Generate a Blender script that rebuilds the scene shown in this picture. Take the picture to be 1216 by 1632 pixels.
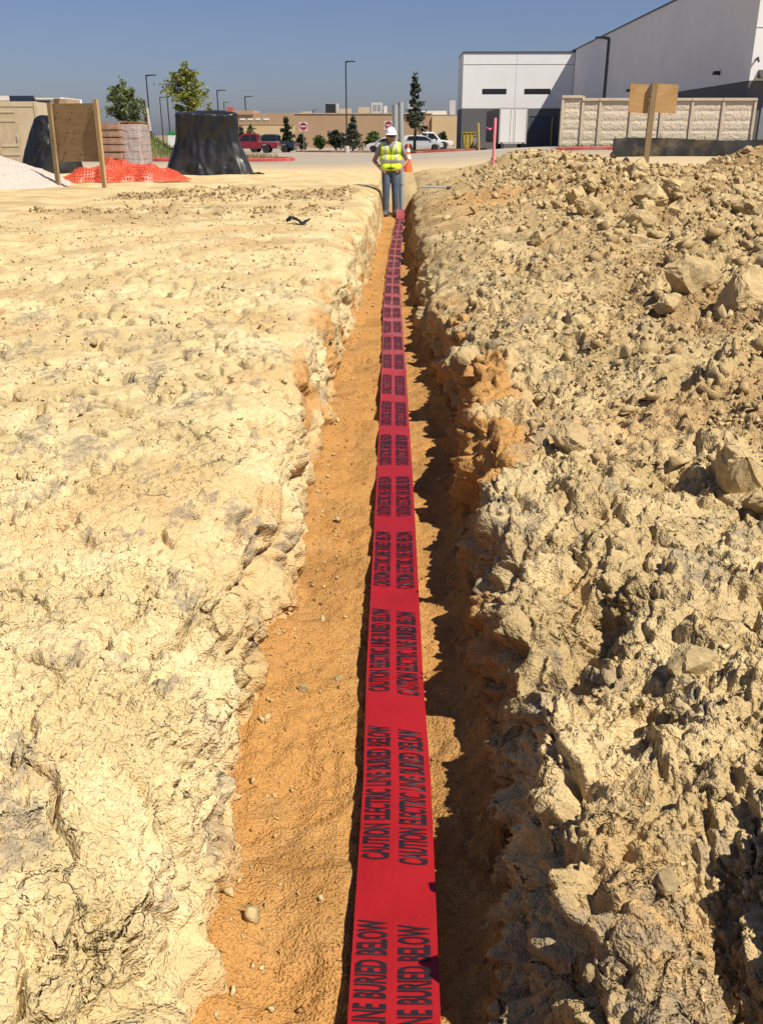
import bpy, bmesh, math, random
import numpy as np
from mathutils import Vector, Matrix

random.seed(7)
for o in list(bpy.data.objects):
    bpy.data.objects.remove(o, do_unlink=True)
SC = bpy.context.scene
COL = SC.collection
R = math.radians

# ------------------------------------------------------------------ camera
FPX, CX, CY = 1450.0, 608.0, 816.0          # focal length and centre in photograph pixels
PITCH = math.atan(601.0 / FPX)
YAW = R(1.168)
CAMP = Vector((0.0, 0.0, 1.6))              # trench floor is z = 0
cam_data = bpy.data.cameras.new('camera')
cam = bpy.data.objects.new('camera', cam_data)
COL.objects.link(cam)
cam.location = CAMP
cam.rotation_euler = (math.pi / 2 - PITCH, 0, YAW)
cam_data.sensor_fit = 'VERTICAL'
cam_data.sensor_height = 24.0
cam_data.lens = 24.0 * FPX / 1632.0
cam_data.clip_start = 0.05
cam_data.clip_end = 5000
SC.camera = cam

# ------------------------------------------------------------------ light
SUNV = Vector((0.563, -0.38, 1.0)).normalized()     # towards the sun
SUN_EL = math.asin(SUNV.z)
SUN_AZ = math.atan2(SUNV.x, SUNV.y)                 # clockwise from +Y
world = bpy.data.worlds.new('World')
SC.world = world
world.use_nodes = True
wn = world.node_tree
wn.nodes.clear()
wo = wn.nodes.new('ShaderNodeOutputWorld')
bg = wn.nodes.new('ShaderNodeBackground')
sky = wn.nodes.new('ShaderNodeTexSky')
sky.sky_type = 'NISHITA'
sky.sun_disc = False
sky.sun_elevation = SUN_EL
sky.sun_rotation = SUN_AZ
sky.air_density = 1.0
sky.dust_density = 0.9
sky.ozone_density = 2.2
hsv = wn.nodes.new('ShaderNodeHueSaturation')
hsv.inputs['Saturation'].default_value = 1.0
wn.links.new(sky.outputs[0], hsv.inputs['Color'])
tint = wn.nodes.new('ShaderNodeMix'); tint.data_type = 'RGBA'; tint.blend_type = 'MULTIPLY'
tint.inputs[0].default_value = 1.0; tint.inputs[7].default_value = (0.76, 0.79, 1.06, 1)   # the camera's white balance
wn.links.new(hsv.outputs[0], tint.inputs[6])
wn.links.new(tint.outputs[2], bg.inputs['Color'])
bg.inputs['Strength'].default_value = 0.05
wn.links.new(bg.outputs[0], wo.inputs[0])
sd = bpy.data.lights.new('sun', 'SUN')
sun = bpy.data.objects.new('sun', sd)
COL.objects.link(sun)
sd.energy = 4.6
sd.angle = R(0.53)
sd.color = (1.0, 0.93, 0.82)
sun.rotation_euler = SUNV.to_track_quat('Z', 'Y').to_euler()
sun.location = (0, 0, 30)
SC.view_settings.view_transform = 'Standard'
SC.view_settings.look = 'None'
SC.view_settings.gamma = 1
SC.view_settings.exposure = 0.62
SC.view_settings.use_curve_mapping = False

# ------------------------------------------------------------------ helpers
_rot = cam.rotation_euler.to_matrix()

def ray(px, py):
    return (_rot @ Vector((px - CX, -(py - CY), -FPX))).normalized()

def atY(px, py, Y):                      # point of the pixel's ray on the plane y = Y
    d = ray(px, py)
    return CAMP + d * (Y / d.y)

def atZ(px, py, z):                      # point of the pixel's ray on the plane z
    d = ray(px, py)
    return CAMP + d * ((z - CAMP.z) / d.z)

def tag(o, label=None, cat=None, group=None, kind=None):
    if label: o['label'] = label
    if cat: o['category'] = cat
    if group: o['group'] = group
    if kind: o['kind'] = kind
    return o

def thing(name, label, cat, loc=(0, 0, 0), rz=0.0, group=None):
    o = bpy.data.objects.new(name, None)
    o.empty_display_size = 0.1
    COL.objects.link(o)
    o.location = loc
    o.rotation_euler = (0, 0, rz)
    return tag(o, label, cat, group)

class MB:
    """collects polygons for one mesh"""
    def __init__(s):
        s.v = []; s.f = []
    def quad(s, pts):
        n = len(s.v); s.v += [tuple(p) for p in pts]; s.f.append(tuple(range(n, n + len(pts)))); return s
    def box(s, a, b, M=None):
        (x0, y0, z0), (x1, y1, z1) = a, b
        n = len(s.v)
        P = [(x0,y0,z0),(x1,y0,z0),(x1,y1,z0),(x0,y1,z0),(x0,y0,z1),(x1,y0,z1),(x1,y1,z1),(x0,y1,z1)]
        if M is not None: P = [tuple(M @ Vector(p)) for p in P]
        s.v += P
        for f in ((3,2,1,0),(4,5,6,7),(0,1,5,4),(1,2,6,5),(2,3,7,6),(3,0,4,7)):
            s.f.append(tuple(i + n for i in f))
        return s
    def tube(s, pts, rad, seg=10, cap=True):
        pts = [Vector(p) for p in pts]
        if not hasattr(rad, '__len__'): rad = [rad] * len(pts)
        n0 = len(s.v); prev = None
        for i, p in enumerate(pts):
            t = (pts[min(i + 1, len(pts) - 1)] - pts[max(i - 1, 0)]).normalized()
            if prev is None:
                a = Vector((1, 0, 0)) if abs(t.x) < 0.9 else Vector((0, 1, 0))
            else:
                a = prev
            u = (a - t * a.dot(t)).normalized(); w = t.cross(u); prev = u
            for k in range(seg):
                an = 2 * math.pi * k / seg
                s.v.append(tuple(p + (u * math.cos(an) + w * math.sin(an)) * rad[i]))
        for i in range(len(pts) - 1):
            for k in range(seg):
                a = n0 + i * seg + k; b = n0 + i * seg + (k + 1) % seg
                s.f.append((a, b, b + seg, a + seg))
        if cap:
            s.f.append(tuple(n0 + k for k in reversed(range(seg))))
            m = n0 + (len(pts) - 1) * seg
            s.f.append(tuple(m + k for k in range(seg)))
        return s
    def lathe(s, prof, seg=20, c=(0, 0, 0), cap=True):
        n0 = len(s.v)
        for r, z in prof:
            for k in range(seg):
                an = 2 * math.pi * k / seg
                s.v.append((c[0] + r * math.cos(an), c[1] + r * math.sin(an), c[2] + z))
        for i in range(len(prof) - 1):
            for k in range(seg):
                a = n0 + i * seg + k; b = n0 + i * seg + (k + 1) % seg
                s.f.append((a, b, b + seg, a + seg))
        if cap:
            s.f.append(tuple(n0 + k for k in reversed(range(seg))))
            m = n0 + (len(prof) - 1) * seg
            s.f.append(tuple(m + k for k in range(seg)))
        return s
    def prism(s, poly, w0, w1, axis='y'):
        """polygon (a, b) extruded along an axis"""
        n = len(s.v); m = len(poly)
        for w in (w0, w1):
            for a, b in poly:
                s.v.append({'y': (a, w, b), 'x': (w, a, b), 'z': (a, b, w)}[axis])
        s.f.append(tuple(range(n, n + m))); s.f.append(tuple(range(n + 2 * m - 1, n + m - 1, -1)))
        for i in range(m):
            j = (i + 1) % m
            s.f.append((n + i, n + m + i, n + m + j, n + j))
        return s
    def build(s, name, material, parent=None, smooth=False, bevel=0.0, loc=None, rz=None):
        me = bpy.data.meshes.new(name)
        me.from_pydata(s.v, [], s.f)
        bm = bmesh.new(); bm.from_mesh(me)
        bmesh.ops.recalc_face_normals(bm, faces=bm.faces)
        if bevel:
            bmesh.ops.remove_doubles(bm, verts=bm.verts, dist=1e-5)
            ed = [e for e in bm.edges if len(e.link_faces) == 2 and e.calc_face_angle(0) > 0.6]
            bmesh.ops.bevel(bm, geom=ed, offset=bevel, segments=2, affect='EDGES', clamp_overlap=True)
        bm.to_mesh(me); bm.free()
        if smooth:
            me.polygons.foreach_set('use_smooth', [True] * len(me.polygons))
            if smooth == 'auto':
                me.set_sharp_from_angle(angle=R(35))
        if material: me.materials.append(material)
        o = bpy.data.objects.new(name, me)
        COL.objects.link(o)
        if parent: o.parent = parent
        if loc is not None: o.location = loc
        if rz is not None: o.rotation_euler = (0, 0, rz)
        return o

def grid_mesh(name, V, material, parent=None, attrs=None, smooth=True):
    """V: (rows, cols, 3) array -> one quad-grid object; attrs: name -> (rows, cols) floats"""
    nr, nc = V.shape[:2]
    me = bpy.data.meshes.new(name)
    me.vertices.add(nr * nc)
    me.vertices.foreach_set('co', V.reshape(-1).astype(np.float32))
    i, j = np.meshgrid(np.arange(nr - 1), np.arange(nc - 1), indexing='ij')
    a = (i * nc + j).ravel()
    q = np.stack([a, a + 1, a + nc + 1, a + nc], 1).astype(np.int32)
    nf = len(q)
    me.loops.add(nf * 4); me.polygons.add(nf)
    me.loops.foreach_set('vertex_index', q.ravel())
    me.polygons.foreach_set('loop_start', np.arange(nf, dtype=np.int32) * 4)
    me.polygons.foreach_set('loop_total', np.full(nf, 4, np.int32))
    me.update(calc_edges=True)
    if smooth: me.polygons.foreach_set('use_smooth', np.ones(nf, bool))
    for k, A in (attrs or {}).items():
        at = me.attributes.new(k, 'FLOAT', 'POINT')
        at.data.foreach_set('value', A.reshape(-1).astype(np.float32))
    me.materials.append(material)
    o = bpy.data.objects.new(name, me)
    COL.objects.link(o)
    if parent: o.parent = parent
    return o

# ------------------------------------------------------------------ numpy noise
_rng = np.random.default_rng(11)
_P = _rng.permutation(256).astype(np.int32); _P = np.concatenate([_P, _P])
_an = _rng.random(256) * 2 * np.pi
_GX, _GY = np.cos(_an).astype(np.float32), np.sin(_an).astype(np.float32)
_H1, _H2, _H3 = (_rng.random(256).astype(np.float32) for _ in range(3))

def noise2(x, y, seed=0):
    x = np.asarray(x, np.float32) + seed * 17.31; y = np.asarray(y, np.float32) - seed * 9.77
    xi = np.floor(x).astype(np.int32); yi = np.floor(y).astype(np.int32)
    fx = x - xi; fy = y - yi
    u = fx * fx * fx * (fx * (fx * 6 - 15) + 10); v = fy * fy * fy * (fy * (fy * 6 - 15) + 10)
    def g(ix, iy, dx, dy):
        h = _P[_P[ix & 255] + (iy & 255)]
        return _GX[h] * dx + _GY[h] * dy
    a = g(xi, yi, fx, fy); b = g(xi + 1, yi, fx - 1, fy)
    c = g(xi, yi + 1, fx, fy - 1); d = g(xi + 1, yi + 1, fx - 1, fy - 1)
    return ((a + (b - a) * u) * (1 - v) + (c + (d - c) * u) * v) * 1.5

def fade(lam, sp):                        # drop wavelengths the grid cannot carry
    return np.clip(lam / (2.2 * sp) - 0.6, 0, 1) if sp is not None else 1.0

def fbm(x, y, lam, octs, seed=0, gain=0.5, sp=None, mode=None):
    t = 0; amp = 1.0
    for k in range(octs):
        n = noise2(x / lam, y / lam, seed + k * 3)
        if mode == 'billow': n = np.abs(n) * 2 - 0.5
        if mode == 'ridge': n = 0.5 - np.abs(n) * 2
        t = t + n * amp * fade(lam, sp)
        amp *= gain; lam *= 0.5
    return t

def worley(x, y, lam, seed=0, jit=0.9):
    x = np.asarray(x / lam, np.float32) + seed * 5.3; y = np.asarray(y / lam, np.float32) + seed * 3.1
    xi = np.floor(x).astype(np.int32); yi = np.floor(y).astype(np.int32)
    f1 = np.full(x.shape, 9, np.float32); f2 = f1.copy(); rid = np.zeros(x.shape, np.float32)
    for dx in (-1, 0, 1):
        for dy in (-1, 0, 1):
            h = _P[_P[(xi + dx) & 255] + ((yi + dy) & 255)]
            ex = xi + dx + 0.5 + (_H1[h] - 0.5) * jit - x
            ey = yi + dy + 0.5 + (_H2[h] - 0.5) * jit - y
            d = np.sqrt(ex * ex + ey * ey)
            m = d < f1
            f2 = np.where(m, f1, np.minimum(f2, d))
            rid = np.where(m, _H3[h], rid)
            f1 = np.where(m, d, f1)
    return f1, f2, rid

def domes(x, y, lam, seed, sp):
    """round crumbs with sharp valleys between them, random heights"""
    f1, f2, rid = worley(x, y, lam, seed)
    return lam * (0.55 - f1 * f1 + 0.5 * (rid - 0.5) * np.clip((f2 - f1) * 4, 0, 1)) * fade(lam, sp)

def facets(x, y, lam, seed, sp, tilt=0.55, step=0.35, jit=0.95):
    """broken clods: every cell a tilted flat top at its own height, sharp steps between cells"""
    X_ = np.asarray(x / lam, np.float32) + seed * 5.3; Y_ = np.asarray(y / lam, np.float32) + seed * 3.1
    xi = np.floor(X_).astype(np.int32); yi = np.floor(Y_).astype(np.int32)
    f1 = np.full(X_.shape, 9, np.float32); f2 = f1.copy(); hh_ = np.zeros(X_.shape, np.float32)
    for dx in (-1, 0, 1):
        for dy in (-1, 0, 1):
            h = _P[_P[(xi + dx) & 255] + ((yi + dy) & 255)]
            ex = xi + dx + 0.5 + (_H1[h] - 0.5) * jit - X_
            ey = yi + dy + 0.5 + (_H2[h] - 0.5) * jit - Y_
            d = np.sqrt(ex * ex + ey * ey)
            m = d < f1
            f2 = np.where(m, f1, np.minimum(f2, d))
            hh_ = np.where(m, step * (_H3[h] - 0.5) * 2 + tilt * (ex * _GX[h] + ey * _GY[h]), hh_)
            f1 = np.where(m, d, f1)
    e = f2 - f1
    return lam * (hh_ * np.clip(e * 5, 0, 1) - 0.18 * np.exp(-(e / 0.10) ** 2)) * fade(lam, sp)

def sstep(a, b, x):
    t = np.clip((x - a) / (b - a), 0, 1)
    return t * t * (3 - 2 * t)

# ------------------------------------------------------------------ materials
def nodes(name):
    m = bpy.data.materials.new(name)
    m.use_nodes = True
    nt = m.node_tree
    return m, nt, nt.nodes['Principled BSDF']

def N(nt, t, **kw):
    n = nt.nodes.new(t)
    for k, v in kw.items():
        if hasattr(n, k): setattr(n, k, v)
        else: n.inputs[k.replace('_', ' ')].default_value = v
    return n

def mix(nt, fac, a, b, mode='MIX'):
    n = nt.nodes.new('ShaderNodeMix'); n.data_type = 'RGBA'; n.blend_type = mode
    for sock, v in ((n.inputs[0], fac), (n.inputs[6], a), (n.inputs[7], b)):
        if isinstance(v, bpy.types.NodeSocket): nt.links.new(v, sock)
        elif isinstance(v, (int, float)): sock.default_value = v
        else: sock.default_value = (*v, 1)
    return n.outputs[2]

def ramp(nt, src, stops):
    n = nt.nodes.new('ShaderNodeValToRGB')
    el = n.color_ramp.elements
    while len(el) < len(stops): el.new(0.5)
    for e, (p, c) in zip(el, stops):
        e.position = p
        e.color = (c, c, c, 1) if isinstance(c, (int, float)) else (*c, 1)
    nt.links.new(src, n.inputs[0])
    return n.outputs[0]

def noise_n(nt, scale, detail=4, rough=0.55, coord='Object', vec=None, dist=0.0, stretch=None):
    n = nt.nodes.new('ShaderNodeTexNoise')
    n.inputs['Scale'].default_value = scale; n.inputs['Detail'].default_value = detail
    n.inputs['Roughness'].default_value = rough; n.inputs['Distortion'].default_value = dist
    if vec is None:
        tc = nt.nodes.new('ShaderNodeTexCoord'); vec = tc.outputs[coord]
    if stretch:
        mp = nt.nodes.new('ShaderNodeMapping'); mp.inputs['Scale'].default_value = stretch
        nt.links.new(vec, mp.inputs[0]); vec = mp.outputs[0]
    nt.links.new(vec, n.inputs['Vector'])
    return n.outputs[0]

def bump(nt, bsdf, h, dist, strength=1.0, prev=None):
    b = nt.nodes.new('ShaderNodeBump')
    b.inputs['Distance'].default_value = dist; b.inputs['Strength'].default_value = strength
    nt.links.new(h, b.inputs['Height'])
    if prev is not None: nt.links.new(prev, b.inputs['Normal'])
    nt.links.new(b.outputs[0], bsdf.inputs['Normal'])
    return b.outputs[0]

def attr(nt, name):
    a = nt.nodes.new('ShaderNodeAttribute'); a.attribute_name = name
    return a.outputs['Fac']

_mats = {}
def mat(name, col, rough=0.6, metal=0.0, var=0.12, scale=6.0, bmp=0.0, bscale=40.0, spec=0.5, dirt=None, stretch=None, coat=0.0):
    """plain material with procedural colour variation and fine relief"""
    if name in _mats: return _mats[name]
    m, nt, b = nodes(name)
    n1 = noise_n(nt, scale, 5, 0.6, stretch=stretch)
    lo = tuple(c * (1 - var) for c in col); hi = tuple(min(1, c * (1 + var)) for c in col)
    c = ramp(nt, n1, [(0.3, lo), (0.7, hi)])
    if dirt:
        n2 = noise_n(nt, scale * 0.37, 6, 0.7)
        c = mix(nt, ramp(nt, n2, [(0.5, 0.0), (0.72, dirt[1])]), c, dirt[0])
    nt.links.new(c, b.inputs['Base Color'])
    b.inputs['Roughness'].default_value = rough; b.inputs['Metallic'].default_value = metal
    b.inputs['Specular IOR Level'].default_value = spec
    if coat: b.inputs['Coat Weight'].default_value = coat; b.inputs['Coat Roughness'].default_value = 0.05
    if bmp: bump(nt, b, noise_n(nt, bscale, 4, 0.6, stretch=stretch), bmp)
    _mats[name] = m
    return m

def soil_material(name, lo, hi, sand, grey, brown):
    """tone / warm / grey / brown / sand are soil patches stored on the mesh"""
    m, nt, b = nodes(name)
    fine = noise_n(nt, 30, 3, 0.7)
    c = mix(nt, attr(nt, 'tone'), lo, hi)
    c = mix(nt, attr(nt, 'warm'), c, (0.52, 0.30, 0.12))
    c = mix(nt, ramp(nt, fine, [(0.38, 0.0), (0.72, 0.5)]), c, tuple(0.66 * v for v in lo))
    spk = noise_n(nt, 150, 1, 0.5)
    c = mix(nt, ramp(nt, spk, [(0.66, 0.0), (0.74, 0.35)]), c, (0.72, 0.63, 0.44))
    gm = N(nt, 'ShaderNodeMath', operation='MULTIPLY')
    nt.links.new(attr(nt, 'grey'), gm.inputs[0]); nt.links.new(ramp(nt, fine, [(0.36, 0.2), (0.58, 1.0)]), gm.inputs[1])
    c = mix(nt, gm.outputs[0], c, grey)
    c = mix(nt, attr(nt, 'brown'), c, brown)
    sc = ramp(nt, spk, [(0.25, tuple(v * 0.9 for v in sand)), (0.75, tuple(min(1, v * 1.1) for v in sand))])
    sc = mix(nt, ramp(nt, fine, [(0.4, 0.0), (0.75, 0.4)]), sc, tuple(v * 0.72 for v in sand))
    c = mix(nt, attr(nt, 'sand'), c, sc)
    nt.links.new(c, b.inputs['Base Color'])
    b.inputs['Roughness'].default_value = 0.95
    b.inputs['Specular IOR Level'].default_value = 0.02
    # fine relief the mesh does not carry: hairline cracks, crumbs, grains
    tc = N(nt, 'ShaderNodeTexCoord')
    wn_ = N(nt, 'ShaderNodeTexNoise'); wn_.inputs['Scale'].default_value = 9; wn_.inputs['Detail'].default_value = 1
    nt.links.new(tc.outputs['Object'], wn_.inputs['Vector'])
    wa = N(nt, 'ShaderNodeVectorMath', operation='MULTIPLY_ADD'); wa.inputs[1].default_value = (.09, .09, .09)
    nt.links.new(wn_.outputs['Color'], wa.inputs[0]); nt.links.new(tc.outputs['Object'], wa.inputs[2])
    vo = N(nt, 'ShaderNodeTexVoronoi', feature='DISTANCE_TO_EDGE'); vo.inputs['Scale'].default_value = 7.5
    nt.links.new(wa.outputs[0], vo.inputs['Vector'])
    crk = ramp(nt, vo.outputs['Distance'], [(0.0, 0.0), (0.055, 1.0)])
    ns = N(nt, 'ShaderNodeMath', operation='SUBTRACT'); ns.inputs[0].default_value = 1.0; nt.links.new(attr(nt, 'sand'), ns.inputs[1])
    cs = N(nt, 'ShaderNodeMath', operation='MULTIPLY'); nt.links.new(ns.outputs[0], cs.inputs[0]); nt.links.new(ramp(nt, wn_.outputs[0], [(0.42, 0.0), (0.58, 0.8)]), cs.inputs[1])
    p0 = N(nt, 'ShaderNodeBump'); p0.inputs['Distance'].default_value = 0.03
    nt.links.new(crk, p0.inputs['Height'])
    c2 = N(nt, 'ShaderNodeMath', operation='MULTIPLY'); nt.links.new(cs.outputs[0], c2.inputs[0]); nt.links.new(attr(nt, 'relief'), c2.inputs[1]); nt.links.new(c2.outputs[0], p0.inputs['Strength'])
    s2 = N(nt, 'ShaderNodeMath', operation='MULTIPLY'); nt.links.new(attr(nt, 'relief'), s2.inputs[0]); s2.inputs[1].default_value = 0.45
    p1 = N(nt, 'ShaderNodeBump'); p1.inputs['Distance'].default_value = 0.045; nt.links.new(s2.outputs[0], p1.inputs['Strength'])
    nt.links.new(noise_n(nt, 17, 3, 0.65), p1.inputs['Height']); nt.links.new(p0.outputs[0], p1.inputs['Normal'])
    sandy = name == 'orange_sand'
    p = bump(nt, b, noise_n(nt, 75, 2, 0.75), 0.012, 0.6 if sandy else 0.5, p1.outputs[0])
    bump(nt, b, spk, 0.006 if sandy else 0.004, 0.9, p)
    return m

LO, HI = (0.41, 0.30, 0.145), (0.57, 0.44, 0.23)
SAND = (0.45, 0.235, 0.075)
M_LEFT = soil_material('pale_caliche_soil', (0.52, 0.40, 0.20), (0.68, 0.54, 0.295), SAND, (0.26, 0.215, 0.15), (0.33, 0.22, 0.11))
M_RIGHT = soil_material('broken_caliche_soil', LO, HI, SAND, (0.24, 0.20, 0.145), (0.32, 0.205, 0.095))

# ------------------------------------------------------------------ the trench: edges measured along Y
TR_END = 20.9
_Y = [0.2, 1.25, 1.45, 1.84, 2.05, 2.41, 3.2, 3.98, 4.6, 6.5, 9.6, 14, 19.5, 60]
_XL = [-.34, -.347, -.377, -.38, -.387, -.427, -.366, -.40, -.415, -.425, -.385, -.36, -.346, -.34]
_YR = [0.2, 1.30, 1.45, 1.84, 2.41, 3.03, 3.98, 4.7, 5.5, 6.4, 8, 10.9, 14, 19.5, 60]
_XR = [.24, .241, .249, .254, .268, .256, .29, .345, .29, .245, .20, .17, .16, .18, .18]
def xl(Y): return np.interp(Y, _Y, _XL)
def xr(Y): return np.interp(Y, _YR, _XR)

def rows(y0, y1, a, b):
    ys = [y0]
    st = a
    while ys[-1] < y1:
        ys.append(ys[-1] + st)
        st *= 1 + (b if ys[-1] < 6 else 2 * b)
    return np.array(ys)

def pave_z(X, Y):
    left = 0.6 - 0.8 * np.clip((Y - 30) / 77.0, 0, 1.06)
    right = np.interp(Y, [20, 30, 55, 88, 120, 160], [0.6, 0.98, 1.0, 0.3, 0.2, -0.2])
    t = sstep(-4, 9, X) * sstep(26, 34, Y)
    return left * (1 - t) + right * t

def spoil(X, Y):
    """the long spoil heap right of the trench"""
    w = 0.25 * noise2(X / 1.9, Y / 2.6, 41) + 0.12 * noise2(X / 0.7, Y / 0.9, 42)
    ridge = np.exp(-((X - 3.5 - 0.02 * (Y - 22)) / 1.35) ** 2) * sstep(6, 19, Y) * (1 - sstep(25, 30, Y))
    shoulder = 0.17 * sstep(0.9, 3.2, X) * (1 - sstep(12, 17, X)) * sstep(4.5, 14, Y) * (1 - sstep(25, 31, Y))
    near = np.exp(-((X - 3.0) / 1.2) ** 2 - ((Y - 6.0) / 2.6) ** 2) * 0.22
    far = np.exp(-((X - 8.7) / 1.1) ** 2 - ((Y - 23) / 2.0) ** 2) * 0.55
    return ridge * (0.27 + w * 0.6) + shoulder * (1 + 1.2 * w) + near + far

def bankL_z(X, Y):
    z = 0.47 + 0.13 * sstep(2, 9, Y) + 0.03 * noise2(X / 1.6, Y / 1.6, 31)
    z = z + 0.05 * np.exp(-((Y - 13.2 - 0.12 * X) / 0.7) ** 2) + 0.09 * np.exp(-((Y - 16.4 + 0.1 * X) / 0.8) ** 2) * sstep(-5.2, -3.6, X)
    return z

def bankR_z(X, Y):
    z = 0.42 + 0.20 * sstep(2, 11, Y) + spoil(X, Y) + 0.05 * sstep(0.4, 1.6, X)
    z = z + 0.05 * noise2(X / 0.9, Y / 0.9, 37)
    z = z + 0.34 * np.exp(-((X - 0.86) / 0.18) ** 2 - ((Y - 1.04) / 0.28) ** 2) - 0.12 * np.exp(-((X - 0.56) / 0.12) ** 2 - ((Y - 1.02) / 0.22) ** 2)  # added mound out of view, shaped to cast shadow into the hollow
    z = z - 0.15 * np.exp(-((X - 0.48 - 0.10 * noise2(Y / 0.35, Y * 0 + 7.7, 47)) / 0.10) ** 2 - ((Y - 2.15) / 0.5) ** 2) * (0.75 + 0.9 * noise2(X / 0.22, Y / 0.22, 48))
    return z

def bank(side):
    """one bank: surface from far out, over the edge and down the trench wall; relief pushed along the normal"""
    ys = rows(0.7, 36.0, 0.0020, 0.0032)
    nw, nt_, nm = (66, 285, 22) if side < 0 else (92, 295, 22)
    Y = ys[:, None]
    xe = (xl(ys) if side < 0 else xr(ys))[:, None]
    fan = (0.42 + 0.52 * np.maximum(Y - 0.55, 0))                # width of the finely meshed part
    if side < 0: fan = fan * 1.06
    u = np.linspace(0, 1, nt_ + 1)[1:] ** 1.08
    um = np.linspace(0, 1, nm + 1)[1:] ** 1.6
    lean = 0.10 if side < 0 else 0.07
    tail = np.maximum(fan * 0.35, 7.0)
    # closing the trench at its far end
    clo = sstep(TR_END - 0.1, TR_END + 0.5, Y)
    edge = xe * (1 - 0.0 * clo) + side * lean
    Xt = edge + side * fan * u[None, :]
    Xm = edge + side * (fan + tail * um[None, :])
    X = np.concatenate([np.repeat(edge, 1, 1), Xt, Xm], 1)
    f = bankL_z if side < 0 else bankR_z
    Z = f(X, Y * np.ones_like(X))
    q = np.abs(X - edge)
    rnd = 0.10 if side < 0 else 0.05
    dip = (0.11 if side < 0 else 0.05)
    if side > 0:                                                  # further on the right edge has slumped
        sl = sstep(3.5, 8.5, Y); dip = dip + 0.20 * sl; rnd = rnd + 0.22 * sl
    Z = Z - dip * np.exp(-q / rnd)
    blend = sstep(27, 33, Y * np.ones_like(X))
    Z = Z * (1 - blend) + (pave_z(X, Y * np.ones_like(X)) - 0.06) * blend
    # wall
    zt = Z[:, :1]
    w = np.linspace(0, 1, nw + 1)[:-1][None, :]
    Zw = -0.14 + (zt + 0.14) * w
    Xw = xe + (edge - xe) * (w ** 1.4)
    X = np.concatenate([Xw, X], 1); Z = np.concatenate([Zw, Z], 1)
    YY = Y * np.ones_like(X)
    dX = np.diff(X, axis=1); dZ = np.diff(Z, axis=1)
    S = np.concatenate([np.zeros_like(Y), np.cumsum(np.sqrt(dX ** 2 + dZ ** 2), 1)], 1)
    # normals of the smooth base surface
    V = np.stack([X, YY, Z], 2)
    tu = np.gradient(V, axis=1); tv = np.gradient(V, axis=0)
    n = np.cross(tu, tv); n /= np.linalg.norm(n, axis=2, keepdims=True) + 1e-9
    n *= np.sign(n[:, -1:, 2:3])
    for _ in range(6):                                            # soften the normals at the rim
        n[:, 1:-1] = (n[:, :-2] + n[:, 1:-1] * 2 + n[:, 2:]) / 4
    n /= np.linalg.norm(n, axis=2, keepdims=True)
    sp = np.maximum(np.gradient(YY, axis=0), np.gradient(S, axis=1))
    ix = np.arange(X.shape[1])[None, :]
    wall = 1 - sstep(nw * 1.0, nw + 14, ix * np.ones_like(X))     # 1 on the wall
    sd = 1 if side < 0 else 2
    sx = S * (1 if side > 0 else -1)
    wx = sx + 0.05 * noise2(sx / 0.16, YY / 0.16, 3 + sd) + 0.02 * noise2(sx / 0.05, YY / 0.05, 5 + sd)
    wy = YY + 0.05 * noise2(sx / 0.16, YY / 0.16, 8 + sd) + 0.02 * noise2(sx / 0.05, YY / 0.05, 6 + sd)
    rough = 0.5 + 0.9 * fbm(sx, YY, 0.8, 3, 20 + sd)
    rough = np.clip(rough, 0.12, 1.4)
    far = sstep(4, 12, YY)
    wx2 = sx + 0.012 * noise2(sx / 0.03, YY / 0.03, 13 + sd); wy2 = YY + 0.012 * noise2(sx / 0.03, YY / 0.03, 14 + sd)
    if side < 0:
        rough = rough * (1 - 0.5 * far * (1 - wall)) + .25 * wall
        h = 0.022 * fbm(sx, YY, 0.7, 2, 1, sp=sp)
        cl = np.clip(0.55 + 1.2 * fbm(sx, YY, 0.35, 3, 25), 0.22, 1.3)
        h = h + 0.007 * rough * fbm(wx, wy, 0.22, 2, 4, sp=sp, mode='billow')
        h = h + 0.12 * rough * facets(wx, wy, 0.15, 1, sp) + 0.34 * cl * np.clip(rough, .45, 1) * facets(wx2, wy2, 0.06, 31, sp) + 0.9 * cl * facets(wx2, wy2, 0.028, 6, sp) + 0.8 * cl * domes(wx2, wy2, 0.016, 12, sp)
        h = h + 0.007 * fbm(wx2, wy2, 0.03, 2, 7, sp=sp, gain=0.7)
        F1, F2, RID = worley(sx + 0.04 * noise2(sx / .12, YY / .12, 61) + .008 * noise2(sx / .03, YY / .03, 62), YY + 0.04 * noise2(sx / .12, YY / .12, 63) + .008 * noise2(sx / .03, YY / .03, 64), 0.19, 2)
        e = F2 - F1
        cm = sstep(-0.10, 0.25, fbm(sx, YY, 0.4, 2, 15)) * (1 - 0.4 * wall)
        k = fade(0.10, sp)
        h = h + k * ((RID - 0.5) * 0.014 * np.clip(rough, 0, 1) * sstep(0, 0.12, e) - 0.055 * cm * np.exp(-(e / np.maximum(0.085, 2.6 * sp / 0.19)) ** 2))
        # torn pits
        pit = fbm(wx, wy, 0.22, 2, 77)
        h = h - fade(0.2, sp) * 0.035 * sstep(0.45, 0.62, pit) * (1 - far)
        # a churned brown ridge left by wheels
        rid2 = np.exp(-((YY - 16.4 + 0.1 * X) / 0.9) ** 2) * sstep(-5.4, -3.8, X) + 0.7 * np.exp(-((YY - 13.2 - 0.12 * X) / 0.7) ** 2) * sstep(0.0, 0.4, noise2(X / 1.2, YY / .8, 93) + .2)
        h = h + rid2 * 0.11 * fbm(X, YY, 0.42, 3, 90, sp=sp, gain=0.7)
        h = h + wall * (0.045 * fbm(wx, wy, 0.30, 3, 51, sp=sp) + 0.45 * facets(wx, wy, 0.14, 7, sp))
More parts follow.
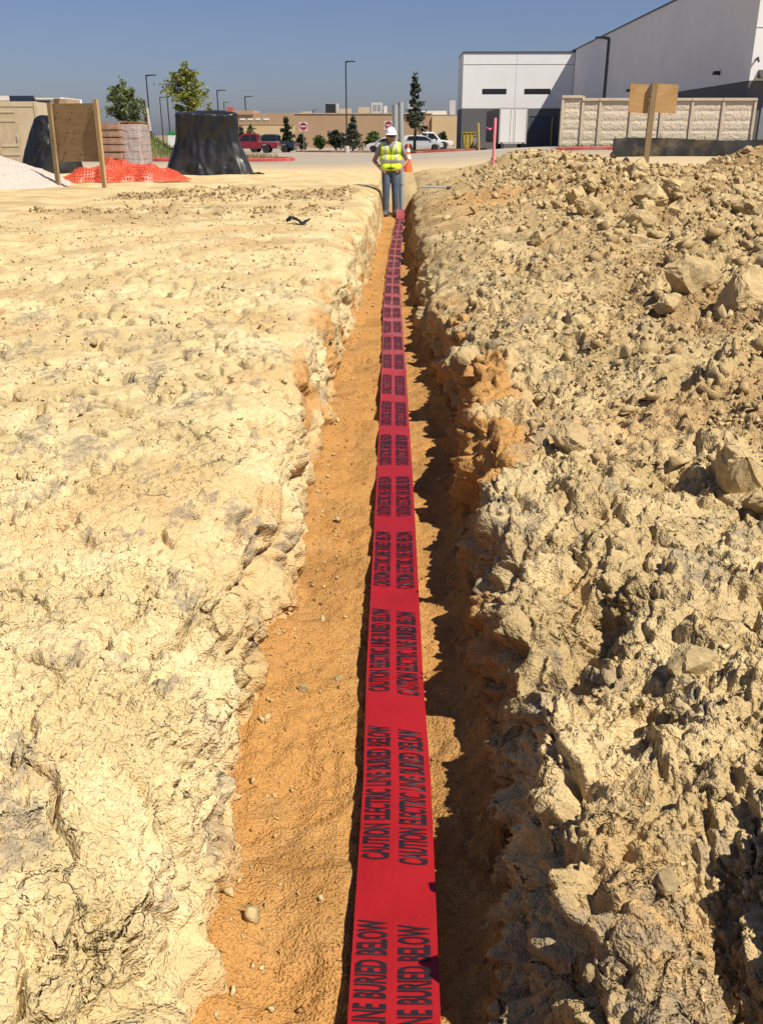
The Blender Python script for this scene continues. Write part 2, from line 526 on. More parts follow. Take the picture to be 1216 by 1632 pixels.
        grey = 0.8 * sstep(0.34, 0.64, fbm(sx * 1.3, YY * 0.75, 0.30, 4, 71, gain=0.7)) * (1 - sstep(5, 9, YY))
        brown = np.clip(rid2 * 1.1, 0, 1) * sstep(-0.35, 0.15, fbm(X, YY, 0.6, 3, 95)) * 0.9
        brown = np.maximum(brown, 0.5 * sstep(0.25, 0.5, fbm(X * 0.5, YY, 1.3, 3, 97)) * far * (1 - sstep(20, 24, YY)))
        sand = wall * sstep(0.15, 0.35, fbm(sx, YY, 0.55, 3, 81)) * sstep(2.5, 4.0, YY) * 0.8
    else:
        heap = sstep(0.04, 0.2, spoil(X, YY))
        rough = np.clip(rough * (1.0 + 0.6 * heap) + 0.2 * (1 - far), 0.2, 1.25)
        flat = sstep(0.10, 0.35, fbm(X, YY, 1.3, 2, 44)) * (1 - wall) * sstep(1.7, 2.6, YY) * (1 - 0.7 * heap)
        flat = np.maximum(flat, 0.9 * np.exp(-((X - 1.0) / 0.35) ** 2 - ((YY - 2.75) / 0.6) ** 2))
        rough = np.maximum(rough, 0.8 * (1 - sstep(3, 5, YY)))
        rough = rough * (1 - 0.75 * flat)
        h = 0.05 * fbm(sx, YY, 0.8, 2, 2, sp=sp)
        h = h + 0.035 * rough * fbm(wx, wy, 0.30, 3, 9, sp=sp, mode='billow')
        cl = np.clip(0.55 + 1.1 * fbm(sx, YY, 0.3, 2, 25), 0.1, 1.3)
        h = h + 0.40 * rough * facets(wx, wy, 0.17, 3, sp, .5, .25) + (0.35 + 0.5 * cl) * rough * facets(wx2, wy2, 0.075, 5, sp, .65, .26) + (0.5 + 0.7 * cl) * np.clip(rough, .4, 1.2) * facets(wx2, wy2, 0.032, 11, sp)
        h = h + (0.3 + 0.7 * cl) * np.clip(rough, .5, 1.2) * domes(wx2, wy2, 0.02, 15, sp) + (0.2 + 0.6 * cl) * np.clip(rough, .4, 1.2) * domes(wx, wy, 0.055, 17, sp)
        h = h + heap * 0.30 * facets(wx, wy, 0.42, 19, sp, .6, .3) + heap * 0.3 * facets(wx, wy, 0.24, 23, sp, .6, .3)
        h = h + 0.010 * rough * fbm(wx2, wy2, 0.03, 2, 12, sp=sp, gain=0.7)
        F1, F2, RID = worley(sx + 0.04 * noise2(sx / .12, YY / .12, 61) + .008 * noise2(sx / .03, YY / .03, 62), YY + 0.04 * noise2(sx / .12, YY / .12, 63) + .008 * noise2(sx / .03, YY / .03, 64), 0.20, 4)
        e = F2 - F1
        cm = np.clip(0.35 + 0.8 * flat, 0, 1)
        h = h - fade(0.1, sp) * 0.05 * cm * np.exp(-(e / np.maximum(0.085, 2.6 * sp / 0.20)) ** 2) * (1 - .5 * wall)
        pit = fbm(wx, wy, 0.35, 2, 78)
        h = h - fade(0.3, sp) * 0.07 * sstep(0.34, 0.6, pit) * (1 - .5 * flat) * (1 - sstep(6, 10, YY))
        h = h + wall * (0.05 * fbm(wx, wy, 0.42, 3, 52, sp=sp) + 0.5 * facets(wx, wy, 0.18, 8, sp))
        grey = 0.7 * sstep(0.32, 0.6, fbm(sx, YY, 0.4, 4, 72, gain=0.7)) * (1 - sstep(5, 9, YY) * .6)
        brown = 0.8 * sstep(0.0, 0.4, fbm(X, YY, 1.1, 4, 96)) * sstep(1.2, 2.4, X + 0.15 * (8 - YY)) + 0.9 * np.exp(-((X - 8.7) / 1.5) ** 2 - ((YY - 22.5) / 2.4) ** 2)
        brown = brown + 0.8 * np.exp(-((X - 2.3) / 0.7) ** 2 - ((YY - 5.6) / 1.3) ** 2) * sstep(-0.3, 0.2, fbm(X, YY, 0.4, 3, 98))
        brown = np.clip(brown, 0, 0.8)
        strip = np.exp(-((X - xe - 0.13) / 0.12) ** 2) * sstep(1.7, 2.4, YY) * (1 - sstep(5.5, 8, YY))
        sand = np.clip(strip * 1.6 * sstep(-0.15, 0.25, fbm(sx, YY, 0.5, 3, 82)), 0, 0.9)
        sand = np.maximum(sand, 0.75 * np.exp(-((X - 1.2) / 0.7) ** 2 - ((YY - 15) / 2.4) ** 2))
    low = 1 - sstep(0.02, 0.16, V[:, :, 2] + 0.04 * noise2(YY / .2, sx / .2, 66))
    sand = np.maximum(sand, wall * low * 0.5)
    h = h * (1 - sstep(28, 33, YY))
    tone = np.clip(0.5 + 0.9 * fbm(X, YY, 0.5, 4, 101, gain=0.65), 0, 1)
    warm = 0.36 * sstep(0.1, 0.55, fbm(X, YY, 1.0, 4, 103, gain=0.6))
    if side < 0:
        relief = np.clip(0.48 + 0.8 * fbm(sx, YY, 0.5, 2, 110), 0.12, 1.0) * (1 - 0.55 * sstep(4.5, 8, YY) * (1 - wall)) + 0.3 * np.clip(rid2, 0, 1)
        relief = relief + 0.25 * wall
    else:
        relief = 0.95 + 0 * X
    V = V + n * h[:, :, None]
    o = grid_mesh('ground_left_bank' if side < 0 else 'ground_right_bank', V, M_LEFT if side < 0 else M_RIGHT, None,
                  {'grey': np.clip(grey, 0, 1), 'brown': brown, 'sand': sand, 'tone': tone, 'warm': warm, 'relief': relief})
    o['kind'] = 'structure'
    return ys, V, nw

YSL, VL, NWL = bank(-1)
YSR, VR, NWR = bank(1)

def bank_top(X, Y):
    """height of the built bank under (X, Y)"""
    ys, V, nw = (YSL, VL, NWL) if X < 0 else (YSR, VR, NWR)
    i = int(np.clip(np.searchsorted(ys, Y), 0, len(ys) - 1))
    xs = V[i, nw + 2:, 0]; zs = V[i, nw + 2:, 2]
    o = np.argsort(xs)
    return float(np.interp(X, xs[o], zs[o]))

# trench floor of orange sand, closing in an end slope
def trench_floor():
    ys = rows(0.6, 36.0, 0.0025, 0.0036)
    nc = 108
    Y = ys[:, None]
    u = np.linspace(0, 1, nc)[None, :]
    x0 = xl(ys)[:, None] - 0.16; x1 = xr(ys)[:, None] + 0.16
    X = x0 + (x1 - x0) * u
    YY = Y * np.ones_like(X)
    sp = np.maximum(np.gradient(YY, axis=0), np.gradient(X, axis=1))
    Z = 0.016 * fbm(X, YY, 0.35, 2, 5, sp=sp) + 0.008 * fbm(X, YY, 0.09, 2, 6, sp=sp, mode='billow')
    lump = sstep(0.0, 0.5, fbm(X, YY, 0.5, 2, 16))
    Z = Z + (0.25 + lump) * (0.007 * fbm(X, YY, 0.03, 2, 7, sp=sp, gain=0.7) + 0.35 * domes(X, YY, 0.014, 21, sp))
    Z = Z + 0.05 * np.exp(-np.maximum(X - xl(ys)[:, None], 0) / 0.09) * (0.6 + 0.8 * noise2(YY / .4, X, 55)) + 0.06 * np.exp(-np.maximum(xr(ys)[:, None] - X, 0) / 0.07)
    f1, f2, rid = worley(X, YY, 0.30, 9)
    Z = Z - 0.022 * sstep(0.5, 0.15, f1) * (rid > 0.45) * fade(.2, sp)
    # a little bank of sand under the tape here and there
    Z = Z + 0.03 * sstep(0.05, 0.5, noise2(YY / 0.55, X * 0 + 3.3, 58)) * np.exp(-((X + 0.13) / 0.07) ** 2)
    end = sstep(TR_END - 0.25, TR_END + 0.35, YY + 0.12 * noise2(X / .3, YY / .3, 59))
    top = 0.58 + 0.05 * fbm(X, YY, 0.4, 3, 60, sp=sp)
    bl = sstep(27, 33, YY); top = top * (1 - bl) + (pave_z(X, YY) - 0.06) * bl
    Z = Z * (1 - end) + top * end
    damp = sstep(0.05, 0.45, fbm(X, YY, 0.45, 3, 120))
    sand = (1 - sstep(0.1, 0.6, end)) * (1 - 0.4 * damp)
    V = np.stack([X, YY, Z], 2)
    o = grid_mesh('trench_floor', V, M_FLOOR, None, {'sand': sand, 'tone': np.full(X.shape, 0.5), 'brown': damp * (1 - sstep(0.1, 0.6, end)), 'relief': np.full(X.shape, 0.3)})
    o['kind'] = 'structure'
    return ys, V

M_FLOOR = soil_material('orange_sand', LO, HI, SAND, (0.2, 0.18, 0.15), (0.27, 0.145, 0.05))
YSF, VF = trench_floor()
def floor_z(X, Y):
    i = int(np.clip(np.searchsorted(YSF, Y), 0, len(YSF) - 1))
    return float(np.interp(X, VF[i, :, 0], VF[i, :, 2]))

# ------------------------------------------------------------------ far ground and pavement
M_TERRAIN = mat('dry_grass_terrain', (0.22, 0.19, 0.10), 0.95, var=0.25, scale=0.08, spec=0.1)
X_ = np.array([-2500, -600, -200, -80, -40, 0, 40, 80, 200, 600, 2500.])
Y_ = np.array([-300, -100, -40, 0, 40, 130, 200, 400, 1000, 3500.])
V = np.zeros((len(Y_), len(X_), 3)); V[:, :, 0] = X_[None]; V[:, :, 1] = Y_[:, None]; V[:, :, 2] = -0.36
tag(grid_mesh('ground', V, M_TERRAIN), kind='structure')

def concrete_mat():
    m, nt, b = nodes('road_concrete')
    c = ramp(nt, noise_n(nt, 0.25, 5, 0.6, stretch=(0.35, 1, 1)), [(0.3, (0.27, 0.225, 0.165)), (0.7, (0.385, 0.33, 0.25))])
    c = mix(nt, ramp(nt, noise_n(nt, 0.5, 5, 0.65, stretch=(0.2, 1.4, 1)), [(0.5, 0.0), (0.7, 0.6)]), c, (0.21, 0.18, 0.14))
    dust = N(nt, 'ShaderNodeSeparateXYZ'); tc = N(nt, 'ShaderNodeTexCoord'); nt.links.new(tc.outputs['Object'], dust.inputs[0])
    mr = N(nt, 'ShaderNodeMapRange'); mr.inputs[1].default_value = 31; mr.inputs[2].default_value = 42; mr.inputs[3].default_value = 0.9; mr.inputs[4].default_value = 0.0
    nt.links.new(dust.outputs[1], mr.inputs[0])
    c = mix(nt, mr.outputs[0], c, (0.47, 0.36, 0.21))       # soil tracked onto the concrete by trucks
    nt.links.new(c, b.inputs['Base Color']); b.inputs['Roughness'].default_value = 0.9; b.inputs['Specular IOR Level'].default_value = 0.2
    bump(nt, b, noise_n(nt, 8, 3), 0.01, 0.5)
    return m
ys = np.concatenate([np.arange(29.5, 60, 0.75), np.arange(60, 160, 2.0)])
xs = np.arange(-70, 71, 1.0)
XX, YY = np.meshgrid(xs, ys)
V = np.stack([XX, YY, pave_z(XX, YY)], 2); V[0, :, 2] -= 0.6
tag(grid_mesh('road', V, concrete_mat()), kind='structure')

M_KERB = mat('red_kerb_paint', (0.40, 0.055, 0.05), 0.7, var=0.25, scale=1.5, dirt=((0.45, 0.38, 0.3), 0.5))
M_GRASSB = mat('turf_base', (0.09, 0.11, 0.035), 0.95, var=0.3, scale=1.2, spec=0.1)
M_DRYB = mat('island_soil', (0.32, 0.25, 0.14), 0.95, var=0.3, scale=0.8, spec=0.1)

def pz(x, y): return float(pave_z(np.array(float(x)), np.array(float(y))))

def kerb(pts, w=0.16, h=0.15, lift=0.0):
    m = MB(); P = []
    for (x0, y0), (x1, y1) in zip(pts[:-1], pts[1:]):
        n = max(1, int(math.hypot(x1 - x0, y1 - y0) / 1.5))
        P += [(x0 + (x1 - x0) * k / n, y0 + (y1 - y0) * k / n) for k in range(n)]
    P.append(pts[-1])
    for i, (x, y) in enumerate(P):
        a = P[max(i - 1, 0)]; b = P[min(i + 1, len(P) - 1)]
        t = Vector((b[0] - a[0], b[1] - a[1])).normalized(); nx, ny = -t.y * w / 2, t.x * w / 2
        z = pz(x, y) + lift
        m.v += [(x - nx, y - ny, z - 0.2), (x - nx, y - ny, z + h * .8), (x - nx * .7, y - ny * .7, z + h), (x + nx * .7, y + ny * .7, z + h), (x + nx, y + ny, z + h * .8), (x + nx, y + ny, z - 0.2)]
        if i:
            for k in range(5):
                j = (i - 1) * 6 + k; m.f.append((j, j + 1, j + 7, j + 6))
    return tag(m.build('kerb', M_KERB), kind='structure')

def patch(name, poly, material, lift=0.08, kind='structure'):
    m = MB(); m.quad([(x, y, pz(x, y) + lift) for x, y in poly])
    return tag(m.build(name, material), kind=kind)

def arc(cx, cy, rx, ry, a0, a1, n=8):
    return [(cx + rx * math.cos(R(a0 + (a1 - a0) * k / n)), cy + ry * math.sin(R(a0 + (a1 - a0) * k / n))) for k in range(n + 1)]

isl = [(-20, 45.5)] + arc(-7.4, 48.8, 2.0, 3.3, -90, 90) + [(-20, 52.1)]
kerb(isl); patch('island_soil', isl, M_DRYB)
isl2 = [(-26, 60)] + arc(-11.5, 62.5, 2.2, 2.5, -90, 90) + [(-26, 65)]
kerb(isl2); patch('island_soil', isl2, M_DRYB)
kerb([(-12.5, 116), (-8, 112), (0, 110), (3.6, 110)])
turf = [(0.3, 80), (1.2, 78.2), (6.8, 78.2), (6.8, 96), (0.3, 96)]
kerb([(0.3, 96), (0.3, 80), (1.2, 78.2), (6.8, 78.2)]); patch('turf_island', turf, M_GRASSB)
kerb([(6.8, 43.2), (22, 43.2)]); patch('turf_strip', [(6.8, 43.3), (24, 43.3), (24, 46), (6.8, 46)], M_GRASSB, 0.1)
walk = [(3.9, 98), (9, 98), (9, 108), (3.9, 108)]
patch('pavement', walk, mat('pale_concrete', (0.5, 0.47, 0.41), 0.9), 0.05)

def blades(name, n, area, hgt, cols, label_kind='stuff'):
    """grass blades over a sampled area (function returning x, y, z)"""
    m = MB()
    for _ in range(n):
        x, y, z = area(); h = hgt * random.uniform(.5, 1.2); a = random.uniform(0, 6.28); w = hgt * random.uniform(.06, .14); l = h * random.uniform(-.4, .4)
        dx, dy = math.cos(a) * w, math.sin(a) * w
        m.quad([(x - dx, y - dy, z), (x + dx, y + dy, z), (x + l * .5 + dy, y + l * .4 - dx, z + h)])
    return tag(m.build(name, cols), kind=label_kind)

M_BLADE = mat('grass_blade', (0.10, 0.135, 0.035), 0.8, var=0.35, scale=3, spec=0.2)
M_DRYBLADE = mat('dry_grass_blade', (0.23, 0.20, 0.085), 0.8, var=0.3, scale=3, spec=0.2)
def ar(x0, x1, y0, y1, lift):
    def f():
        x = random.uniform(x0, x1); y = random.uniform(y0, y1); return x, y, pz(x, y) + lift
    return f
blades('turf_grass', 3500, ar(0.4, 6.7, 78.4, 95, 0.08), 0.16, M_BLADE)
blades('turf_grass', 1500, ar(7, 23, 43.4, 44.4, 0.1), 0.16, M_BLADE)
blades('dry_grass', 1500, ar(-16, -6.4, 46.2, 51.5, 0.08), 0.28, M_DRYBLADE)
# grassy berm behind the stone pallet
xs = np.linspace(-34, -14.5, 60); ys = np.linspace(58, 72, 24); XX, YY = np.meshgrid(xs, ys)
bz = pave_z(XX, YY) + 0.1 + 1.75 * np.exp(-((YY - 66) / 3.6) ** 2) * sstep(-14.6, -18.5, XX) + 0.1 * noise2(XX / 1.5, YY / 1.5, 5)
tag(grid_mesh('grass_berm', np.stack([XX, YY, bz], 2), M_GRASSB), kind='structure')
def berm():
    i = random.randrange(24); j = random.randrange(60)
    return XX[i, j] + random.uniform(-.17, .17), YY[i, j] + random.uniform(-.3, .3), bz[i, j] - 0.03
blades('berm_grass', 6000, berm, 0.34, M_BLADE); blades('berm_dry_grass', 2500, berm, 0.36, M_DRYBLADE)

# ------------------------------------------------------------------ caution tape
TAPE_Y = [0.6, 1.25, 1.9, 2.4, 4.1, 6.4, 9, 10.9, 14.0, 17, 19.4, 20.05]
TAPE_X = [0.002, -.001, 0.002, -.008, -.02, -.042, -.078, -.088, -.075, -.045, -.012, -.005]
M_TAPE, nt, b = nodes('red_caution_tape_film')
c = ramp(nt, noise_n(nt, 5, 4, 0.6), [(0.3, (0.25, 0.006, 0.008)), (0.7, (0.30, 0.009, 0.011))])
sepx = N(nt, 'ShaderNodeSeparateXYZ'); tc = N(nt, 'ShaderNodeTexCoord'); nt.links.new(tc.outputs['Object'], sepx.inputs[0])
mr = N(nt, 'ShaderNodeMapRange'); mr.inputs[1].default_value = 4.5; mr.inputs[2].default_value = 9.0; mr.inputs[3].default_value = 0.0; mr.inputs[4].default_value = 0.55
nt.links.new(sepx.outputs[1], mr.inputs[0])
mm = N(nt, 'ShaderNodeMath', operation='MULTIPLY'); nt.links.new(mr.outputs[0], mm.inputs[0])
nt.links.new(ramp(nt, noise_n(nt, 9, 4, 0.7), [(0.35, 0.2), (0.6, 1.0)]), mm.inputs[1])
c = mix(nt, mm.outputs[0], c, (0.30, 0.15, 0.13))            # dust lying on the far stretch
c = mix(nt, ramp(nt, noise_n(nt, 22, 5, 0.75, stretch=(1, .5, 1)), [(0.66, 0.0), (0.78, 0.25)]), c, (0.33, 0.12, 0.06))   # sand grains on the film
nt.links.new(c, b.inputs['Base Color']); b.inputs['Roughness'].default_value = 0.42; b.inputs['Specular IOR Level'].default_value = 0.4
b.inputs['Subsurface Weight'].default_value = 0.0
bump(nt, b, noise_n(nt, 14, 3, 0.6, stretch=(1, 0.35, 1)), 0.008, 0.6)
M_INK = mat('black_tape_print', (0.016, 0.008, 0.010), 0.45, var=0.2, scale=60)
TW = 0.176
_ty = np.concatenate([np.arange(0.6, 8, 0.025), np.arange(8, 20.06, 0.05)])
def _under(y):
    c_ = np.interp(y, TAPE_Y, TAPE_X)
    return max(floor_z(c_ + k, y) for k in (-.088, -.05, 0, .05, .088))
_tz = np.array([_under(y) for y in _ty]) + 0.012
_tz = np.maximum(_tz, np.interp(_ty, [0.6, 3, 6, 9, 20], [0.055, 0.05, 0.035, 0.022, 0.02]))
for _ in range(40): _tz[1:-1] = np.maximum(_tz[1:-1], 0) * 0.5 + 0.25 * (_tz[:-2] + _tz[2:])
_tz += np.array([max(0, _under(y) + 0.006 - z) for y, z in zip(_ty, _tz)])
for _ in range(6): _tz[1:-1] = _tz[1:-1] * 0.5 + 0.25 * (_tz[:-2] + _tz[2:])
_tz += np.interp(_ty, [0, 19.5, 20.06], [0, 0, 0.13])
def tape_pt(y, w, lift=0.0):
    """w: -0.5 .. 0.5 across"""
    x = np.interp(y, TAPE_Y, TAPE_X); z = np.interp(y, _ty, _tz)
    curl = 0.006 * (2 * w) ** 2 * np.sin(y * 2.3) + 0.010 * w * np.sin(y * 1.7 + 1)
    edge = 0.004 * noise2(y / 0.12, w * 3, 7)
    return np.stack([x + w * TW, y + 0 * w, z + curl + edge * np.abs(w) * 2 + lift], -1)
tape = thing('caution_tape', 'long red buried electric line caution tape lying along the trench', 'caution tape')
WW, TY = np.meshgrid(np.linspace(-.5, .5, 13), _ty)
grid_mesh('tape_film', tape_pt(TY, WW), M_TAPE, tape)
cu = bpy.data.curves.new('t', 'FONT'); cu.body = 'CAUTION ELECTRIC LINE BURIED BELOW'; cu.size = 1; cu.offset = 0.028; cu.space_word = 1.4; cu.resolution_u = 3
to = bpy.data.objects.new('t', cu); COL.objects.link(to)
dg = bpy.context.evaluated_depsgraph_get(); dg.update()
tm = bpy.data.meshes.new_from_object(to.evaluated_get(dg))
bm = bmesh.new(); bm.from_mesh(tm); bmesh.ops.triangulate(bm, faces=bm.faces)
bmesh.ops.remove_doubles(bm, verts=bm.verts, dist=1e-4)
tv = np.array([v.co[:] for v in bm.verts]); tf = [tuple(v.index for v in f.verts) for f in bm.faces]; bm.free()
bpy.data.objects.remove(to); bpy.data.meshes.remove(tm)
tv[:, 0] = (tv[:, 0] - tv[:, 0].min()) / np.ptp(tv[:, 0]); tv[:, 1] = (tv[:, 1] - tv[:, 1].min()) / np.ptp(tv[:, 1])
PER, TLEN = 0.69, 0.515
Y0 = atZ(590, 1372, 0.05).y - 2 * PER
k = 0
while Y0 + k * PER + TLEN < 20.0:
    for col, (wl, wr) in enumerate(((-0.455, -0.085), (0.03, 0.42))):
        ya = Y0 + k * PER - 0.012 * col
        yy = ya + tv[:, 0] * TLEN
        ok = yy.min() > 0.6
        if ok:
            me = bpy.data.meshes.new('printed_words')
            me.from_pydata(tape_pt(yy, wr - tv[:, 1] * (wr - wl), 0.0018).tolist(), [], tf)
            me.materials.append(M_INK)
            o = bpy.data.objects.new('printed_words', me); COL.objects.link(o); o.parent = tape
    k += 1

# ------------------------------------------------------------------ rocks
def rock_mesh(name, seed, pts=16, sub=0, rough=0.05, squash=(1, .8, .7)):
    """angular fragment: hull of random points, optionally subdivided and roughened"""
    rng = random.Random(seed)
    bm = bmesh.new()
    for _ in range(pts):
        d = Vector((rng.gauss(0, 1), rng.gauss(0, 1), rng.gauss(0, 1))).normalized() * rng.uniform(.82, 1.05)
        bm.verts.new((d.x * squash[0], d.y * squash[1], d.z * squash[2]))
    r = bmesh.ops.convex_hull(bm, input=bm.verts)
    bmesh.ops.delete(bm, geom=[v for v in bm.verts if not v.link_faces], context='VERTS')
    if sub:
        bmesh.ops.bevel(bm, geom=list(bm.edges), offset=.05, segments=1, affect='EDGES', clamp_overlap=True)
        bmesh.ops.triangulate(bm, faces=bm.faces)
        bmesh.ops.subdivide_edges(bm, edges=bm.edges, cuts=sub, use_grid_fill=True)
        bmesh.ops.triangulate(bm, faces=bm.faces)
        P = np.array([v.co[:] for v in bm.verts])
        nz = fbm(P[:, 0] * 1.1 + P[:, 2] * .9 + seed, P[:, 1] * 1.2 - P[:, 2] * 1.1, 0.8, 5, seed % 50, gain=0.62)
        P = P * (1 + rough * nz[:, None])
        for v, p in zip(bm.verts, P): v.co = p
    bmesh.ops.recalc_face_normals(bm, faces=bm.faces)
    me = bpy.data.meshes.new(name); bm.to_mesh(me); bm.free()
    return me

def rock_material(name, a, b_, scale=4.0):
    m, nt, b = nodes(name)
    oi = N(nt, 'ShaderNodeObjectInfo')
    c = ramp(nt, noise_n(nt, scale, 5, 0.65), [(0.32, a), (0.68, b_)])
    c = mix(nt, ramp(nt, oi.outputs['Random'], [(0.0, 0.0), (1.0, 0.3)]), c, (0.38, 0.27, 0.135))
    nt.links.new(c, b.inputs['Base Color']); b.inputs['Roughness'].default_value = 0.95; b.inputs['Specular IOR Level'].default_value = 0.1
    bump(nt, b, noise_n(nt, scale * 4, 4, 0.7), 0.012, 0.7)
    return m
M_ROCK = rock_material('limestone_chunk', (0.38, 0.275, 0.13), (0.57, 0.44, 0.235))
ROCKS = []
for k in range(14):
    me = rock_mesh('rock', 100 + k, 15 + 2 * (k % 5), 3, rough=0.12 + 0.04 * (k % 3), squash=(1, random.uniform(.65, .95), random.uniform(.5, .85)))
    me.materials.append(M_ROCK); ROCKS.append(me)

def put_rock(me, X, Y, size, sink=0.3, label=None, rot=None, group=None, z=None, name='rock'):
    o = bpy.data.objects.new(name, me); COL.objects.link(o)
    o.scale = (size, size, size)
    o.rotation_euler = rot or (random.uniform(-.5, .5), random.uniform(-.5, .5), random.uniform(0, 6.28))
    if z is None: z = bank_top(X, Y)
    o.location = (X, Y, z + size * (0.62 - 2 * sink * 0.62))
    tag(o, label, 'rock', group)
    return o

# the ones that stand out, placed from the photograph
def hit(px, py):
    """where the pixel's ray meets the right or left bank"""
    d = ray(px, py)
    t = 0.6
    while t < 40:
        p = CAMP + d * t
        if p.y > 0.7 and bank_top(p.x, p.y) >= p.z: return p
        t *= 1.004
    return CAMP + d * 25
big = [  # px, py of the foot, half width in px, mesh, label, tilt
    (1172, 772, 66, 2, 'large upright furrowed limestone boulder at the right edge of the picture', (0.1, 1.2, 0.4)),
    (1205, 812, 34, 5, 'rounded limestone rock lying just in front of the large upright boulder', None),
    (910, 712, 36, 7, 'angular rock standing alone on the cracked flat of the right bank', (0.2, -.3, .5)),
    (1098, 1075, 50, 4, 'smooth round topped rock half buried in the lower right bank', (0, 0, .3)),
    (1100, 462, 50, 9, 'broad flat topped limestone slab in the middle of the rubble heap', (0.05, .1, .2)),
    (1062, 500, 30, 3, 'blocky rock just below the broad flat topped slab', None),
    (915, 330, 24, 11, 'pale pyramid shaped rock on the upper slope of the rubble heap', (0.3, .2, 1.0)),
    (938, 300, 15, 0, 'dark shaded rock near the crest of the rubble heap', None),
    (855, 388, 18, 6, 'blocky shaded rock low on the left flank of the rubble heap', None),
    (1072, 312, 26, 12, 'long pale slab high on the right of the rubble heap', (0, .2, .2)),
    (1060, 1416, 22, 8, 'cream coloured egg like stone in the shaded hollow at lower right', None),
    (936, 1553, 16, 10, 'cream stone set in the crumbling trench edge at lower right', None),
    (483, 1104, 10, 1, 'small pale stone lying on the orange sand left of the tape', None),
    (540, 1078, 10, 3, 'round sandy clod on the trench floor beside the tape', None),
    (152, 549, 9, 2, 'pale round stone on the flat left bank', None),
]
for px_, py_, hw, mi, lab, rot in big:
    floor_one = 'trench floor' in lab or 'orange sand' in lab
    p = atZ(px_, py_, 0.01) if floor_one else hit(px_, py_)
    d = (p - CAMP).dot(_rot @ Vector((0, 0, -1)))
    put_rock(ROCKS[mi % 14], p.x, p.y, hw * d / FPX, 0.22, lab, rot, z=floor_z(p.x, p.y) if floor_one else None)

# individual rocks of the heap: 280 that show largest
rng = random.Random(5)
cand = []
while len(cand) < 280:
    Y = 4.6 + 21 * rng.random() ** 1.25
    X = rng.uniform(0.75, 0.75 + 0.44 * Y)
    dens = float(sstep(0.03, 0.22, spoil(np.array(X), np.array(Y)))) * 0.9 + 0.1 * (Y > 6)
    if rng.random() > dens or (X - 0.3 < 0.5 and Y > 12 and Y < 18): continue
    size = rng.lognormvariate(math.log(0.074 if Y < 13 and X > 0.16 * Y else 0.058), 0.55) * (1 + 0.02 * Y)
    cand.append((X, Y, min(size, 0.24 if Y < 16 else 0.13)))
for i, (X, Y, s) in enumerate(cand):
    zone, grp = (('high on the crest of', 'crest') if Y > 17 else ('on the flank towards the trench of', 'trench flank') if X < 0.17 * Y + 0.5 else
                 ('on the near foot of', 'near foot') if Y < 8 else ('on the broad middle slope of', 'middle slope'))
    kind_ = 'large blocky' if s > 0.105 else 'fist sized' if s > 0.06 else 'small pale'
    put_rock(ROCKS[i % 14], X, Y, s, rng.uniform(0.15, 0.4), kind_ + ' limestone chunk ' + zone + ' the rubble heap', None, kind_ + ' chunks, ' + grp + ' of the rubble heap')

def scatter(name, spots, material, subs=1, seed=3):
    """many small stones as one mesh (stuff)"""
    rng = np.random.default_rng(seed)
    base = []
    for k in range(8):
        me = rock_mesh('tmp', 300 + k + seed, 7 if subs == 1 else 9, 0, squash=(1, random.uniform(.6, .9), random.uniform(.4, .75)))
        bm = bmesh.new(); bm.from_mesh(me); bmesh.ops.triangulate(bm, faces=bm.faces); bm.to_mesh(me); bm.free()
        v = np.empty(len(me.vertices) * 3, np.float32); me.vertices.foreach_get('co', v)
        f = np.array([p.vertices[:] for p in me.polygons], np.int32)
        base.append((v.reshape(-1, 3), f)); bpy.data.meshes.remove(me)
    VV, FF, n = [], [], 0
    for (x, y, z, s) in spots:
        v, f = base[rng.integers(8)]
        q = rng.normal(size=4); q /= np.linalg.norm(q); a, b, c, d = q
        M = np.array([[1-2*(c*c+d*d), 2*(b*c-d*a), 2*(b*d+c*a)], [2*(b*c+d*a), 1-2*(b*b+d*d), 2*(c*d-b*a)], [2*(b*d-c*a), 2*(c*d+b*a), 1-2*(b*b+c*c)]])
        VV.append(v @ M.T * s + np.array([x, y, z + s * 0.25])); FF.append(f + n); n += len(v)
    V = np.concatenate(VV); F = np.concatenate(FF)
    me = bpy.data.meshes.new(name)
    me.vertices.add(len(V)); me.vertices.foreach_set('co', V.astype(np.float32).ravel())
    me.loops.add(len(F) * 3); me.polygons.add(len(F))
    me.loops.foreach_set('vertex_index', F.ravel().astype(np.int32))
    me.polygons.foreach_set('loop_start', np.arange(len(F), dtype=np.int32) * 3)
    me.polygons.foreach_set('loop_total', np.full(len(F), 3, np.int32))
    me.update(calc_edges=True)
    me.materials.append(material)
    o = bpy.data.objects.new(name, me); COL.objects.link(o)
    return tag(o, kind='stuff')

